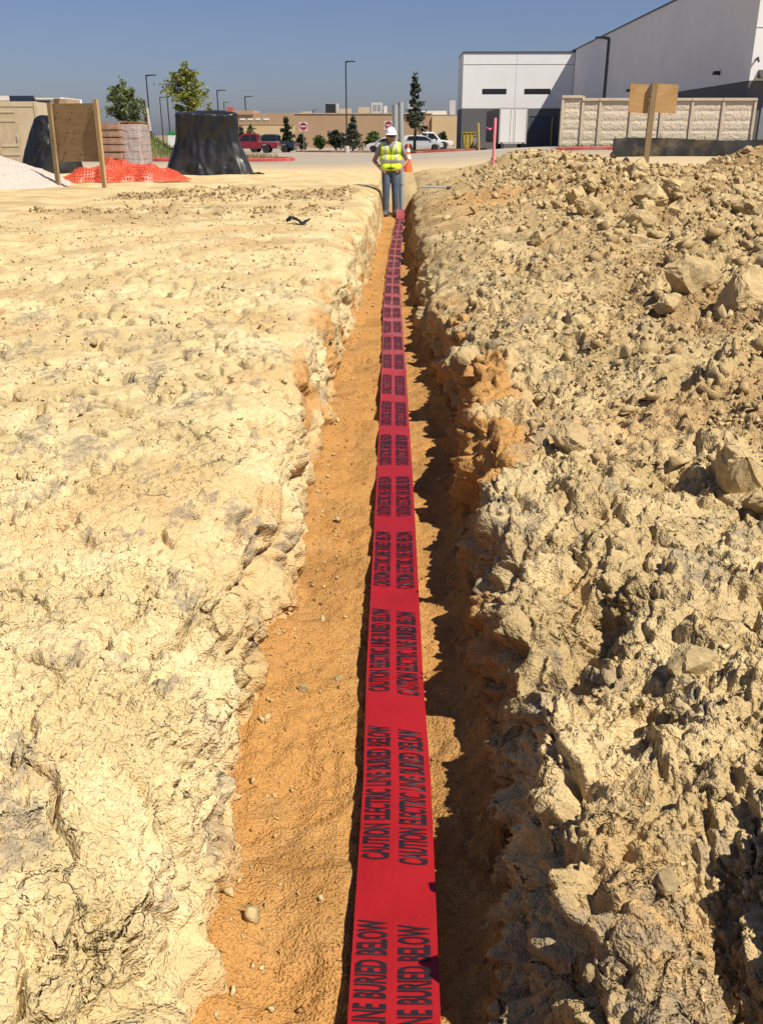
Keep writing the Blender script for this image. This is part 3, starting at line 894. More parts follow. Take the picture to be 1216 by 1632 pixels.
def rubble_mat(name, a, b_):
    m, nt, b = nodes(name)
    c = ramp(nt, noise_n(nt, 7, 3, 0.7), [(0.32, a), (0.68, b_)])
    nt.links.new(c, b.inputs['Base Color']); b.inputs['Roughness'].default_value = 0.95; b.inputs['Specular IOR Level'].default_value = 0.1
    bump(nt, b, noise_n(nt, 60, 3, 0.7), 0.008, 0.7)
    return m
M_RUB = rubble_mat('loose_limestone_rubble', (0.27, 0.18, 0.08), (0.53, 0.41, 0.215))
M_CRUMB = rubble_mat('loose_soil_crumbs', (0.38, 0.28, 0.135), (0.60, 0.475, 0.26))
M_SANDCR = rubble_mat('sand_crumbs', (0.30, 0.16, 0.055), (0.44, 0.26, 0.10))
sp_ = []
while len(sp_) < 9000:                                   # rubble heap
    Y = 3.2 + 23 * rng.random() ** 1.4; X = rng.uniform(0.55, 0.75 + 0.45 * Y)
    dens = float(sstep(0.02, 0.2, spoil(np.array(X), np.array(Y)))) * 0.92 + 0.08
    dens *= 0.35 + 0.65 * float(sstep(-.15, .2, noise2(np.array(X / .8), np.array(Y / .8), 35)))
    if rng.random() > dens: continue
    sp_.append((X, Y, bank_top(X, Y), min(0.10, rng.lognormvariate(math.log(0.014), 0.75) * (1 + 0.06 * Y))))
while len(sp_) < 21000:                                  # finer fragments between them
    Y = 3.0 + 19 * rng.random() ** 1.3; X = float(xr(Y)) + 0.25 + rng.random() * (0.3 + 0.44 * Y)
    if rng.random() > 0.25 + 0.75 * float(sstep(-.2, .25, noise2(np.array(X / .6), np.array(Y / .9), 36))): continue
    sp_.append((X, Y, bank_top(X, Y), min(0.05, rng.lognormvariate(math.log(0.0075), 0.5) * (1 + 0.09 * Y))))
scatter('rubble', sp_, M_RUB, 2, 21)
sp_ = []
while len(sp_) < 5500:                                   # crumbs on the right bank
    Y = 0.75 + 8 * rng.random() ** 1.6; X = float(xr(Y)) + 0.22 + rng.random() * (0.2 + 0.42 * Y)
    if noise2(np.array(X / .35), np.array(Y / .35), 33) < -0.1 and rng.random() < .8: continue
    z = bank_top(X, Y)
    sp_.append((X, Y, z, min(0.03, rng.lognormvariate(math.log(0.0048), 0.5) * (1 + 0.18 * Y))))
scatter('soil_crumbs', sp_, M_CRUMB, 1, 22)
sp_ = []
while len(sp_) < 4200:                                   # crumbs on the left bank
    Y = 0.75 + 10 * rng.random() ** 1.7; X = float(xl(Y)) - 0.2 - rng.random() * (0.25 + 0.46 * Y)
    if noise2(np.array(X / .35), np.array(Y / .35), 34) < 0.0 and rng.random() < .85: continue
    sp_.append((X, Y, bank_top(X, Y), min(0.022, rng.lognormvariate(math.log(0.0030), 0.5) * (1 + 0.22 * Y))))
while len(sp_) < 7200:                                   # grit close to the camera
    Y = 0.8 + 2.6 * rng.random(); X = float(xl(Y)) - 0.14 - rng.random() * (0.2 + 0.46 * Y)
    if noise2(np.array(X / .2), np.array(Y / .2), 39) < -0.05 and rng.random() < .8: continue
    sp_.append((X, Y, bank_top(X, Y), min(0.012, rng.lognormvariate(math.log(0.0032), 0.5))))
while len(sp_) < 11000:                                   # middle distance of the left bank
    Y = 3.5 + 9 * rng.random(); X = float(xl(Y)) - 0.15 - rng.random() * (0.2 + 0.46 * Y)
    if noise2(np.array(X / .5), np.array(Y / .5), 38) < 0.0 and rng.random() < .8: continue
    sp_.append((X, Y, bank_top(X, Y), min(0.035, rng.lognormvariate(math.log(0.0042), 0.6) * (1 + 0.16 * Y))))
scatter('soil_crumbs', sp_, M_CRUMB, 1, 23)
sp_ = []
M_RIDGE = rubble_mat('brown_clods', (0.25, 0.165, 0.08), (0.46, 0.34, 0.18))
while len(sp_) < 3300:                                   # the churned ridges further off
    Y = rng.choice((16.4, 16.4, 13.2)) + rng.gauss(0, .5); X = rng.uniform(-5.0, -0.8)
    sp_.append((X, Y, bank_top(X, Y), min(0.07, rng.lognormvariate(math.log(0.017), 0.6))))
scatter('brown_clods', sp_, M_RIDGE, 1, 25)
sp_ = []
while len(sp_) < 2600:                                   # grains and little clods on the trench floor
    Y = 1.0 + 7 * rng.random() ** 1.6; X = rng.uniform(float(xl(Y)), float(xr(Y)))
    if abs(X - np.interp(Y, TAPE_Y, TAPE_X)) < 0.1: continue
    sp_.append((X, Y, floor_z(X, Y), min(0.012, rng.lognormvariate(math.log(0.0028), 0.5) * (1 + 0.15 * Y))))
scatter('sand_crumbs', sp_, M_SANDCR, 1, 24)
sp_ = []
while len(sp_) < 900:                                    # bits fallen from the walls
    Y = 1.0 + 13 * rng.random() ** 1.5
    X = float(xl(Y)) + abs(rng.gauss(0.03, .06)) if rng.random() < .6 else float(xr(Y)) - abs(rng.gauss(0.02, .05))
    sp_.append((X, Y, floor_z(X, Y), min(0.03, rng.lognormvariate(math.log(0.0055), 0.6) * (1 + 0.06 * Y))))
scatter('fallen_crumbs', sp_, M_CRUMB, 1, 26)

# ------------------------------------------------------------------ conduits and the worker
M_PVC = mat('grey_pvc', (0.30, 0.32, 0.33), 0.45, var=0.08, scale=4, dirt=((0.42, 0.34, 0.2), 0.5))
def conduit(px0, ybot, pxt, ytop, Y, label):
    b0 = atY(px0, ybot, Y); t0 = atY(pxt, ytop, Y)
    fz = floor_z(b0.x, Y)
    t = thing('conduit_pipe', label, 'pipe', (b0.x, Y, fz - 0.08), 0, 'grey conduits standing at the trench end')
    top = Vector((t0.x - b0.x, 0, t0.z - fz + 0.08))
    m = MB(); r = 0.055
    m.tube([(0, 0, 0), top], r, 20, cap=False)
    m.tube([top, top + Vector((0, 0, -0.3))], r - 0.007, 20, cap=False)
    n = len(m.v)                                                   # open rim
    ring_o = [i for i in range(20, 40)]; ring_i = [40 + i for i in range(20)]
    m.build('pipe', M_PVC, t, smooth='auto')
    j = MB(); a = top * 0.30; b_ = top * 0.40
    j.tube([a, a + (b_ - a) * .04, b_], [r + .001, r + .009, r + .009], 20)
    j.build('coupling', M_PVC, t, smooth='auto')
    return t
conduit(630.5, 342, 629.5, 167, 20.45, 'shorter grey plastic conduit standing right behind the worker')
conduit(640.5, 338, 638.5, 163, 20.50, 'taller grey plastic conduit standing beside the end of the tape')

def blob(name, caps, material, parent, voxel=0.008, smooth=4):
    """one continuous skin over tapered capsules: (p0, r0, p1, r1)"""
    m = MB()
    for p0, r0, p1, r1 in caps:
        p0, p1 = Vector(p0), Vector(p1)
        ax = p1 - p0; L = ax.length
        if L < 1e-6: ax = Vector((0, 0, 1)); L = 1e-4
        ax = ax.normalized()
        pts, rad = [], []
        for k in range(5):
            a = math.pi / 2 * k / 5; pts.append(p0 - ax * r0 * math.cos(a)); rad.append(max(r0 * math.sin(a), 1e-3))
        pts += [p0, p0 + ax * L]; rad += [r0, r1]
        for k in range(5):
            a = math.pi / 2 * (k + 1) / 5; pts.append(p1 + ax * r1 * math.sin(a)); rad.append(max(r1 * math.cos(a), 1e-3))
        m.tube(pts, rad, 16)
    o = m.build(name, material, parent, smooth=True)
    rm = o.modifiers.new('r', 'REMESH'); rm.mode = 'VOXEL'; rm.voxel_size = voxel
    sm = o.modifiers.new('s', 'SMOOTH'); sm.iterations = smooth; sm.factor = 0.5
    dg = bpy.context.evaluated_depsgraph_get(); dg.update()
    me = bpy.data.meshes.new_from_object(o.evaluated_get(dg))
    old = o.data; o.modifiers.clear(); o.data = me; bpy.data.meshes.remove(old)
    me.polygons.foreach_set('use_smooth', [True] * len(me.polygons))
    me.materials.clear(); me.materials.append(material)
    return o

def peel(name, src, test, off, material, parent):
    """strip of cloth lying on another part: copies its faces that pass a test"""
    me = src.data; vs = {}; V_, F_ = [], []
    for p in me.polygons:
        if test(p.center, p.normal):
            f = []
            for i in p.vertices:
                if i not in vs: vs[i] = len(V_); V_.append(me.vertices[i].co + me.vertices[i].normal * off)
                f.append(vs[i])
            F_.append(f)
    m2 = bpy.data.meshes.new(name); m2.from_pydata([tuple(v) for v in V_], [], F_); m2.materials.append(material)
    m2.polygons.foreach_set('use_smooth', [True] * len(F_))
    o = bpy.data.objects.new(name, m2); COL.objects.link(o); o.parent = parent
    return o

wp = atY(622.5, 343, 20.15)
wz = floor_z(wp.x, 20.15)
man = thing('person', 'worker in white hard hat and lime vest, hands on hips in the trench', 'person', (wp.x, 20.15, wz))
M_SKIN = mat('skin', (0.36, 0.17, 0.105), 0.55, var=0.1, scale=12)
M_VEST = mat('lime_vest', (0.62, 0.82, 0.03), 0.75, var=0.08, scale=9)
M_SILVER = mat('silver_reflective_tape', (0.42, 0.43, 0.44), 0.4, var=0.08, scale=20)
M_TEE = mat('grey_tshirt', (0.20, 0.19, 0.185), 0.9, var=0.12, scale=12)
M_JEAN = mat('blue_jeans', (0.075, 0.105, 0.15), 0.9, var=0.3, scale=7, dirt=((0.30, 0.24, 0.15), 0.4))
M_BOOT = mat('dusty_work_boots', (0.10, 0.07, 0.045), 0.8, var=0.25, scale=12, dirt=((0.36, 0.27, 0.16), 0.7))
M_HAT = mat('white_hard_hat', (0.80, 0.80, 0.78), 0.3, var=0.03)
caps = []
def C(p0, r0, p1, r1): caps.append((p0, r0, p1, r1))
# head and face (facing -y)
C((0, .01, 1.56), .084, (0, .005, 1.60), .086); C((0, -.028, 1.50), .060, (0, -.03, 1.555), .072); C((0, -.045, 1.455), .030, (0, -.03, 1.48), .05)
C((0, -.098, 1.545), .010, (0, -.112, 1.515), .014); C((-.082, .01, 1.53), .016, (-.086, .012, 1.555), .018); C((.082, .01, 1.53), .016, (.086, .012, 1.555), .018)
C((0, .015, 1.36), .062, (0, .005, 1.47), .056)
# trunk
C((-.10, .0, 1.30), .10, (.10, .0, 1.30), .10); C((-.08, 0, 1.12), .105, (.08, 0, 1.12), .105); C((-.08, 0, .95), .108, (.08, 0, .95), .108)
C((-.17, .01, 1.36), .060, (0, .01, 1.40), .07); C((.17, .01, 1.36), .060, (0, .01, 1.40), .07)
for s in (-1, 1):
    C((s * .195, .01, 1.355), .058, (s * .345, .07, 1.09), .043)
    C((s * .345, .07, 1.09), .042, (s * .215, -.055, .945), .029)
    C((s * .215, -.055, .945), .028, (s * .175, -.095, .915), .030)      # palm on the hip
    for k, (dx, dz, l) in enumerate(((-.005, .022, .060), (-.012, .004, .068), (-.016, -.014, .062), (-.016, -.032, .050))):
        a = Vector((s * (.172 + dx * .3), -.108, .912 + dz)); b_ = a + Vector((-s * l * .75, -.008, -.022)); c_ = b_ + Vector((-s * .020, .010, -.014))
        C(a, .0088, b_, .0080); C(b_, .0080, c_, .0068)
    C((s * .20, -.06, .955), .011, (s * .225, .0, .975), .010); C((s * .225, .0, .975), .010, (s * .215, .035, .965), .008)   # thumb towards the back
    C((s * .088, 0, .88), .090, (s * .095, -.01, .48), .058); C((s * .095, -.01, .48), .056, (s * .100, .02, .09), .040)
    C((s * .100, .02, .05), .040, (s * .115, -.13, .035), .036)
body = blob('body', caps, M_SKIN, man, 0.0065, 3)
tee = [((-.11, 0, 1.31), .115, (.11, 0, 1.31), .115), ((-.09, 0, 1.12), .117, (.09, 0, 1.12), .117), ((-.09, 0, .95), .118, (.09, 0, .95), .118),
       ((-.18, .01, 1.365), .068, (0, .01, 1.395), .075), ((.18, .01, 1.365), .068, (0, .01, 1.395), .075)]
for s in (-1, 1): tee.append(((s * .195, .01, 1.36), .070, (s * .268, .04, 1.225), .066))
blob('t_shirt', tee, M_TEE, man, 0.009, 4)
vest = blob('safety_vest', [((-.115, -.004, 1.30), .124, (.115, -.004, 1.30), .124), ((-.10, -.004, 1.12), .130, (.10, -.004, 1.12), .130), ((-.095, -.004, .965), .132, (.095, -.004, .965), .132),
       ((-.15, .005, 1.375), .076, (-.07, .01, 1.40), .074), ((.15, .005, 1.375), .076, (.07, .01, 1.40), .074)], M_VEST, man, 0.009, 3)
# open V neck: remove front faces above the V, and the arm holes
bm = bmesh.new(); bm.from_mesh(vest.data)
dele = [f for f in bm.faces if (f.calc_center_median().y < 0.03 and abs(f.calc_center_median().x) < max(0, (f.calc_center_median().z - 1.225)) * 0.42)
        or (abs(f.calc_center_median().x) < 0.06 and f.calc_center_median().z > 1.40)
        or (abs(f.calc_center_median().x) > 0.205 and f.calc_center_median().z > 1.20) or f.calc_center_median().z < 0.875]
bmesh.ops.delete(bm, geom=dele, context='FACES'); bm.to_mesh(vest.data); bm.free()
so = vest.modifiers.new('thickness', 'SOLIDIFY'); so.thickness = 0.004; so.offset = -1
peel('reflective_stripe', vest, lambda c, n: 1.055 < c.z + .03 * abs(c.x) < 1.115, 0.004, M_SILVER, vest)
for s in (-1, 1):
    peel('reflective_stripe', vest, lambda c, n: 0.085 < s * c.x < 0.135 and c.z > 1.10 and c.y < 0.14, 0.003, M_SILVER, vest)
peel('zip', vest, lambda c, n: abs(c.x) < 0.010 and c.y < 0 and c.z < 1.24, 0.002, mat('dark_zip', (0.25, 0.3, 0.05), 0.6), vest)
jc = [((-.085, 0, .93), .122, (.085, 0, .93), .122)]
for s in (-1, 1): jc += [((s * .09, 0, .88), .104, (s * .098, -.012, .48), .078), ((s * .098, -.012, .48), .078, (s * .104, .018, .12), .070), ((s * .104, .018, .12), .070, (s * .106, .005, .06), .074)]
blob('jeans', jc, M_JEAN, man, 0.009, 3)
m = MB(); m.tube([(.13 * math.cos(a) * 1.62, .13 * math.sin(a), .955) for a in [k * math.pi / 12 for k in range(25)]], .016, 8); m.build('belt', mat('dark_belt', (0.02, 0.018, 0.016), 0.6), man, smooth=True)
for s in (-1, 1):
    bt = blob('boot', [((s * .105, .03, .05), .052, (s * .122, -.15, .042), .044), ((s * .105, .03, .06), .055, (s * .104, .02, .16), .056)], M_BOOT, man, 0.009, 2)
    m = MB(); m.prism([(s * .105 + a * .05, .02 + b_ * .115 - .04) for a, b_ in [(math.cos(k * .524), math.sin(k * .524)) for k in range(12)]], -.012, .014, 'z'); m.build('sole', mat('boot_sole', (0.05, 0.035, 0.025), 0.9), bt)
# hard hat
hat = MB(); seg = 28
for i in range(9):
    a = math.pi / 2 * i / 8
    for k in range(seg):
        an = 2 * math.pi * k / seg
        hat.v.append((.112 * math.cos(a) * math.cos(an), .132 * math.cos(a) * math.sin(an), 1.605 + .135 * math.sin(a) + (.008 if abs(math.cos(an)) < .2 and i < 8 else 0)))
for i in range(8):
    for k in range(seg):
        a = i * seg + k; b_ = i * seg + (k + 1) % seg; hat.f.append((a, b_, b_ + seg, a + seg))
ho = hat.build('hard_hat', M_HAT, man, smooth=True, loc=(0, 0, 0))
so = ho.modifiers.new('thickness', 'SOLIDIFY'); so.thickness = 0.004
br = MB(); n0 = 0
for r_, dz in ((1.0, 0.0), (1.0, 0.0)):
    pass
for k in range(seg):
    an = 2 * math.pi * k / seg; front = max(0, -math.sin(an))
    c_, s_ = math.cos(an), math.sin(an); w = .012 + .045 * front ** 2
    br.v += [(.110 * c_, .130 * s_, 1.607), ((.112 + w) * c_, (.132 + w) * s_, 1.600 - .012 * front), ((.112 + w) * c_, (.132 + w) * s_, 1.595 - .012 * front), (.110 * c_, .130 * s_, 1.600)]
for k in range(seg):
    for j in range(4):
        a = k * 4 + j; b_ = k * 4 + (j + 1) % 4; kk = ((k + 1) % seg) * 4; br.f.append((a, b_, kk + (j + 1) % 4, kk + j))
br.build('brim', M_HAT, ho, smooth='auto')
M_DARK = mat('dark_glass', (0.01, 0.01, 0.012), 0.15)
gl = MB()
for s in (-1, 1): gl.prism([(s * .036 + .027 * math.cos(k * .628), 1.556 + .017 * math.sin(k * .628)) for k in range(10)], -.112, -.098, 'y')
gl.box((-.012, -.108, 1.556), (.012, -.102, 1.562)); gl.box((-.092, -.10, 1.558), (-.086, .01, 1.564)); gl.box((.086, -.10, 1.558), (.092, .01, 1.564))
gl.build('sunglasses', M_DARK, man)
m = MB(); m.tube([(-.024, -.094, 1.478), (0, -.100, 1.480), (.024, -.094, 1.478)], .005, 6); m.build('mouth', mat('lips', (0.25, 0.09, 0.07), 0.5), man, smooth=True)
m = MB()
for k in range(11):
    an = math.pi * (k / 10); m.box((.088 * math.cos(an) - .012, .01 + .084 * math.sin(an) - .012, 1.525), (.088 * math.cos(an) + .012, .01 + .084 * math.sin(an) + .012, 1.60))
m.build('hair', mat('brown_hair', (0.06, 0.035, 0.02), 0.8), man)

# traffic cone beyond the trench end
cp = atY(646, 272, 29.0)
t = thing('traffic_cone', 'tall orange traffic cone with pale collar behind the worker', 'traffic cone', (cp.x + .07, 29.0, bank_top(max(cp.x, .3), 29.0)))
M_ORANGE = mat('orange_cone_plastic', (0.80, 0.14, 0.035), 0.5, var=0.1, scale=6)
m = MB(); m.lathe([(.165, .03), (.032, .88), (.028, .90)], 20); m.build('cone', M_ORANGE, t, smooth='auto')
m = MB(); m.box((-.21, -.21, -.02), (.21, .21, .035)); m.build('base', M_ORANGE, t, bevel=.02)
m = MB(); m.lathe([(.098, .48), (.080, .60)], 20, cap=False); m.build('collar', mat('white_collar', (0.75, 0.75, 0.72), 0.5), t, smooth=True)
m = MB(); m.lathe([(.068, .68), (.054, .77)], 20, cap=False); m.build('collar', mat('white_collar', (0.75, 0.75, 0.72), 0.5), t, smooth=True)

# a short pipe stuck out of the right bank
p = atY(706, 284, 19.2)
t = thing('stub_pipe', 'thin grey pipe with dark end cap lying across the right trench edge', 'pipe', (p.x, 19.2, bank_top(p.x, 19.2) + .06))
m = MB(); m.tube([(-.42, 0, .01), (.1, .02, 0)], .018, 12); m.build('pipe', M_PVC, t, smooth='auto')
m = MB(); m.tube([(.08, .02, 0), (.17, .03, -.01)], .034, 12); m.build('cap', mat('dark_cap', (0.05, 0.04, 0.035), 0.6), t, smooth='auto')
# scrap of black plastic
p = hit(476, 358)
m = MB()
for i in range(7):
    for j in range(6):
        m.v.append(((i - 3) * .045, (j - 2.5) * .03, .02 + .045 * random.random() + .03 * math.sin(i * 1.1)))
for i in range(6):
    for j in range(5): a = i * 6 + j; m.f.append((a, a + 1, a + 7, a + 6))
M_BLACKP = mat('black_plastic_sheet', (0.011, 0.0105, 0.010), 0.36, var=0.2, scale=3, bmp=0.01, bscale=9, dirt=((0.12, 0.10, 0.075), 0.35), stretch=(1, 1, .35))
o = m.build('plastic_scrap', M_BLACKP, loc=(p.x, p.y, bank_top(p.x, p.y)), rz=.4); tag(o, 'crumpled scrap of black plastic on the left bank beside the trench', 'plastic scrap')
so = o.modifiers.new('thickness', 'SOLIDIFY'); so.thickness = 0.003

# ------------------------------------------------------------------ left: boards, pallets, heaps
def ply_mat(name, a, b_, vert=True):
    m, nt, b = nodes(name)
    st = (1.2, 1.2, 9) if not vert else (9, 9, 1.2)
    c = ramp(nt, noise_n(nt, 2.2, 6, 0.65, dist=1.2, stretch=st), [(0.3, a), (0.7, b_)])
    c = mix(nt, ramp(nt, noise_n(nt, 1.6, 4), [(0.5, 0), (0.75, .5)]), c, tuple(.6 * v for v in a))
    nt.links.new(c, b.inputs['Base Color']); b.inputs['Roughness'].default_value = 0.8; b.inputs['Specular IOR Level'].default_value = 0.2
    return m
M_PLYW = ply_mat('weathered_plywood', (0.22, 0.14, 0.065), (0.33, 0.225, 0.115), False)
M_PLYB = ply_mat('new_plywood', (0.42, 0.245, 0.095), (0.56, 0.36, 0.165), False)
M_STUD = ply_mat('pine_stud', (0.36, 0.235, 0.10), (0.47, 0.33, 0.165))
M_STUDW = ply_mat('weathered_stud', (0.24, 0.165, 0.085), (0.33, 0.24, 0.13))

def beam(m, a, b_, w, d, side=Vector((1, 0, 0))):
    a, b_ = Vector(a), Vector(b_); t = (b_ - a).normalized(); u = (side - t * side.dot(t)).normalized() * w / 2; v = t.cross(u).normalized() * d / 2
    n = len(m.v)
    for p in (a, b_): m.v += [tuple(p - u - v), tuple(p + u - v), tuple(p + u + v), tuple(p - u + v)]
    for f in ((3, 2, 1, 0), (4, 5, 6, 7), (0, 1, 5, 4), (1, 2, 6, 5), (2, 3, 7, 6), (3, 0, 4, 7)): m.f.append(tuple(n + i for i in f))
    return m

YB = 19.6
lb, lt = atY(93, 292, YB + .5), atY(79, 163, YB + .5)
rb, rt = atY(168, 303, YB), atY(152.5, 158.5, YB)
lb.z = bank_top(lb.x, lb.y) - .15; rb.z = bank_top(rb.x, rb.y) - .15
t = thing('plywood_board', 'tall weathered plywood board nailed between two leaning timber posts', 'notice board', (rb.x, rb.y, rb.z + .15))
O = t.location
ax = (rb - lb).normalized()
for a, b_ in ((lb, lt), (rb, rt)):
    m = MB(); beam(m, a - O, b_ - O, .095, .06, ax); m.build('post', M_STUDW if a is lb else M_STUD, t, bevel=.004)
m = MB(); back = Vector((-ax.y, ax.x, 0)) * .052
q = [lb.lerp(lt, .36), rb.lerp(rt, .36), rb.lerp(rt, .965), lb.lerp(lt, .985)]
pf = [tuple(p - O + back) for p in q]; pb = [tuple(p - O + back * 1.4) for p in q]
m.v = pf + pb; m.f = [(0, 1, 2, 3), (7, 6, 5, 4), (0, 4, 5, 1), (1, 5, 6, 2), (2, 6, 7, 3), (3, 7, 4, 0)]
ply = m.build('plywood_sheet', M_PLYW, t)
for u_, v_ in ((.12, .85), (.45, .85), (.3, .5), (.45, .48), (.2, .15), (.55, .12), (.85, .9), (.1, .3)):
    c_ = q[0].lerp(q[1], u_).lerp(q[3].lerp(q[2], u_), v_) - O
    m = MB(); m.prism([(c_.x + .016 * math.cos(k), c_.z + .02 * math.sin(k)) for k in range(6)], c_.y + .036, c_.y + .044, 'y'); m.build('knot', mat('dark_knot', (0.05, 0.03, 0.018), 0.8), ply)
m = MB(); beam(m, lb.lerp(lt, .33) - O + back * .6, rb.lerp(rt, .36) - O + back * .6, .03, .06, Vector((0, 0, 1)))

def drape(name, label, loc, rx, ry, hgt, flare, rz, folds, seed, lump=0.0, power=4, taper=.06):
    """plastic sheet draped over a pallet, folds running down to the ground"""
    nu, nv = 150, 56
    u = np.linspace(0, 2 * np.pi, nu + 1)[None, :]; v = np.linspace(0, 1, nv)[:, None]
    side = np.clip(v / 0.72, 0, 1); tp = np.clip((v - 0.72) / 0.28, 0, 1)
    cr = (np.abs(np.cos(u)) ** power + np.abs(np.sin(u)) ** power) ** (-1 / power)
    out = 1 + flare * (np.clip(.55 - side, 0, 1) / .55) ** 1.2
    fold = (0.085 * noise2(u * folds / 6.28 + 3 * noise2(v * 1.2, u * 0 + seed, 1), v * 1.1 + seed, seed) + 0.03 * noise2(u * folds * 2.3 / 6.28, v * 3 + seed, seed + 1)) * (1.25 - side * .8)
    fold = fold - 0.05 * np.exp(-(noise2(u * folds / 4, v * 2.2 + seed, seed + 6) / .09) ** 2) * (1.1 - .6 * side)
    rad = cr * out * (1 - taper * side ** 2) * (1 + fold) * (1 - tp ** 2.2 * 1.0)
    z = hgt * (side ** .92 * .93 + 0.07 * np.sin(tp * np.pi / 2)) * np.ones_like(u)
    z = z + hgt * lump * noise2(np.cos(u) * rad * 1.4 + seed, np.sin(u) * rad * 1.4, seed + 2) * side
    z = z + 0.03 * np.abs(noise2(u * 6, v * 4, seed + 5)) * (1 - side) - .03 * (1 - side)
    V = np.stack([rx * rad * np.cos(u), ry * rad * np.sin(u), z], 2)
    V[:, -1] = V[:, 0]
    t = thing(name, label, 'covered pallet', loc, rz, 'things under black plastic sheeting')
    grid_mesh('plastic_sheet', V, M_BLACKP, t)
    return t
bp = atZ(330, 278, .6)
dp = drape('covered_pallet', 'tall pallet load wrapped in black plastic beside the road', (bp.x, bp.y + .5, .575), .86, .62, 1.62, .36, .12, 13, 3, 0.05, 7, .03)
m = MB()
for k in range(5): m.tube([(.75 + k * .12, -.6, .02), (1.1 + .1 * k, -.75 - .04 * k, .05 + .03 * (k % 2))], [.05, .02], 8)
m.build('sheet_hem', M_BLACKP, dp, smooth=True)
bp = atZ(66, 275, .62)
drape('covered_heap', 'rounded heap under black plastic behind the gravel pile', (bp.x + .1, bp.y + .8, .58), .78, .7, 1.5, .12, 0, 9, 8, 0.10, 2.2, .5)

# crushed stone heap at the left edge
hx, hy = -9.75, 20.6
uu = np.linspace(0, 2 * np.pi, 121)[None, :]; vv = np.linspace(0, 1, 60)[:, None]
rr = 2.75 * (1 - vv) * (1 + .07 * noise2(np.cos(uu) * 2, np.sin(uu) * 2, 4)); XX = hx + rr * np.cos(uu); YY = hy + rr * np.sin(uu)
ZZ = .56 + .86 * (1 - (1 - vv) ** 1.35) + .03 * fbm(XX, YY, .4, 3, 14) + 0.012 * fbm(XX, YY, .06, 2, 15)
V = np.stack([XX, YY, ZZ], 2); V[:, -1] = V[:, 0]
M_GRAVEL = mat('pale_crushed_stone', (0.52, 0.455, 0.38), 0.95, var=0.16, scale=18, bmp=.03, bscale=45, spec=.1)
tag(grid_mesh('gravel_pile', V, M_GRAVEL), 'smooth pale pile of crushed stone at the left edge', 'gravel pile')

# stacked stone blocks wrapped in plastic
M_BLOCK = mat('reddish_stone_block', (0.30, 0.175, 0.115), 0.9, var=0.22, scale=5, bmp=.02, bscale=30, dirt=((0.42, 0.32, 0.22), .5))
M_PALLET = M_STUDW
M_WRAP, nt, b = nodes('clear_stretch_wrap')
b.inputs['Base Color'].default_value = (0.72, 0.68, 0.70, 1); b.inputs['Roughness'].default_value = 0.25
b.inputs['Alpha'].default_value = 0.38
bump(nt, b, noise_n(nt, 6, 4, 0.6, stretch=(1, 1, 3)), 0.05, 0.6)
def block_pallet(pxl, pxr, ytop, Y, label, wrapped, depth=1.0, n=1):
    a = atY(pxl, ytop, Y); c_ = atY(pxr, ytop, Y); w = c_.x - a.x; z0 = bank_top((a.x + c_.x) / 2, Y) - .02; h = a.z - z0 - .13
    t = thing('block_pallet', label, 'stone pallet', ((a.x + c_.x) / 2, Y + depth / 2, z0), 0.0, 'pallets of stone blocks')
    m = MB()
    for y in (-depth / 2, 0 - .05, depth / 2 - .1): m.box((-w / 2, y, 0), (w / 2, y + .1, .09))
    for k in range(6): m.box((-w / 2 + k * (w - .1) / 5, -depth / 2, .093), (-w / 2 + k * (w - .1) / 5 + .1, depth / 2, .118))
    m.build('wood_pallet', M_PALLET, t)
    rows_ = 7; rh = h / rows_
    for r_ in range(rows_):
        for k in range(n):
            for d in range(2):
                jx = random.uniform(-.02, .02); jy = random.uniform(-.025, .02)
                bw = w / n
                mm_ = MB(); mm_.box((-bw / 2 + .006, -depth / 4 + .006, 0), (bw / 2 - .006, depth / 4 - .006, rh - .014))
                mm_.build('block', M_BLOCK, t, bevel=.012, loc=(-w / 2 + bw * (k + .5) + jx, -depth / 4 + d * depth / 2 + jy, .12 + r_ * rh))
    if wrapped:
        nu, nv = 80, 30
        u = np.linspace(0, 2 * np.pi, nu + 1)[None, :]; v = np.linspace(0, 1, nv)[:, None]
        cr = (np.abs(np.cos(u)) ** 10 + np.abs(np.sin(u)) ** 10) ** (-.1) * (1.06 + .03 * noise2(u * 3, v * 5, 3) + .05 * (1 - v) ** 3)
        V = np.stack([cr * np.cos(u) * w / 2, cr * np.sin(u) * depth / 2, .1 + h * 1.0 * v + 0 * u], 2); V[:, -1] = V[:, 0]
        grid_mesh('plastic_wrap', V, M_WRAP, t)
        m = MB(); m.box((-w / 2 * .95, -depth / 2 * .95, h + .13), (w / 2 * .95, depth / 2 * .95, h + .16)); m.build('top_sheet', mat('rust_top_sheet', (0.33, 0.16, 0.07), .8), t, bevel=.01)
    return t
block_pallet(155, 189, 194, 24.4, 'bare pallet of reddish stone courses right behind the plywood board', False)
block_pallet(191, 222, 196, 24.6, 'shrink wrapped pallet of stone blocks next to the bare one', True)

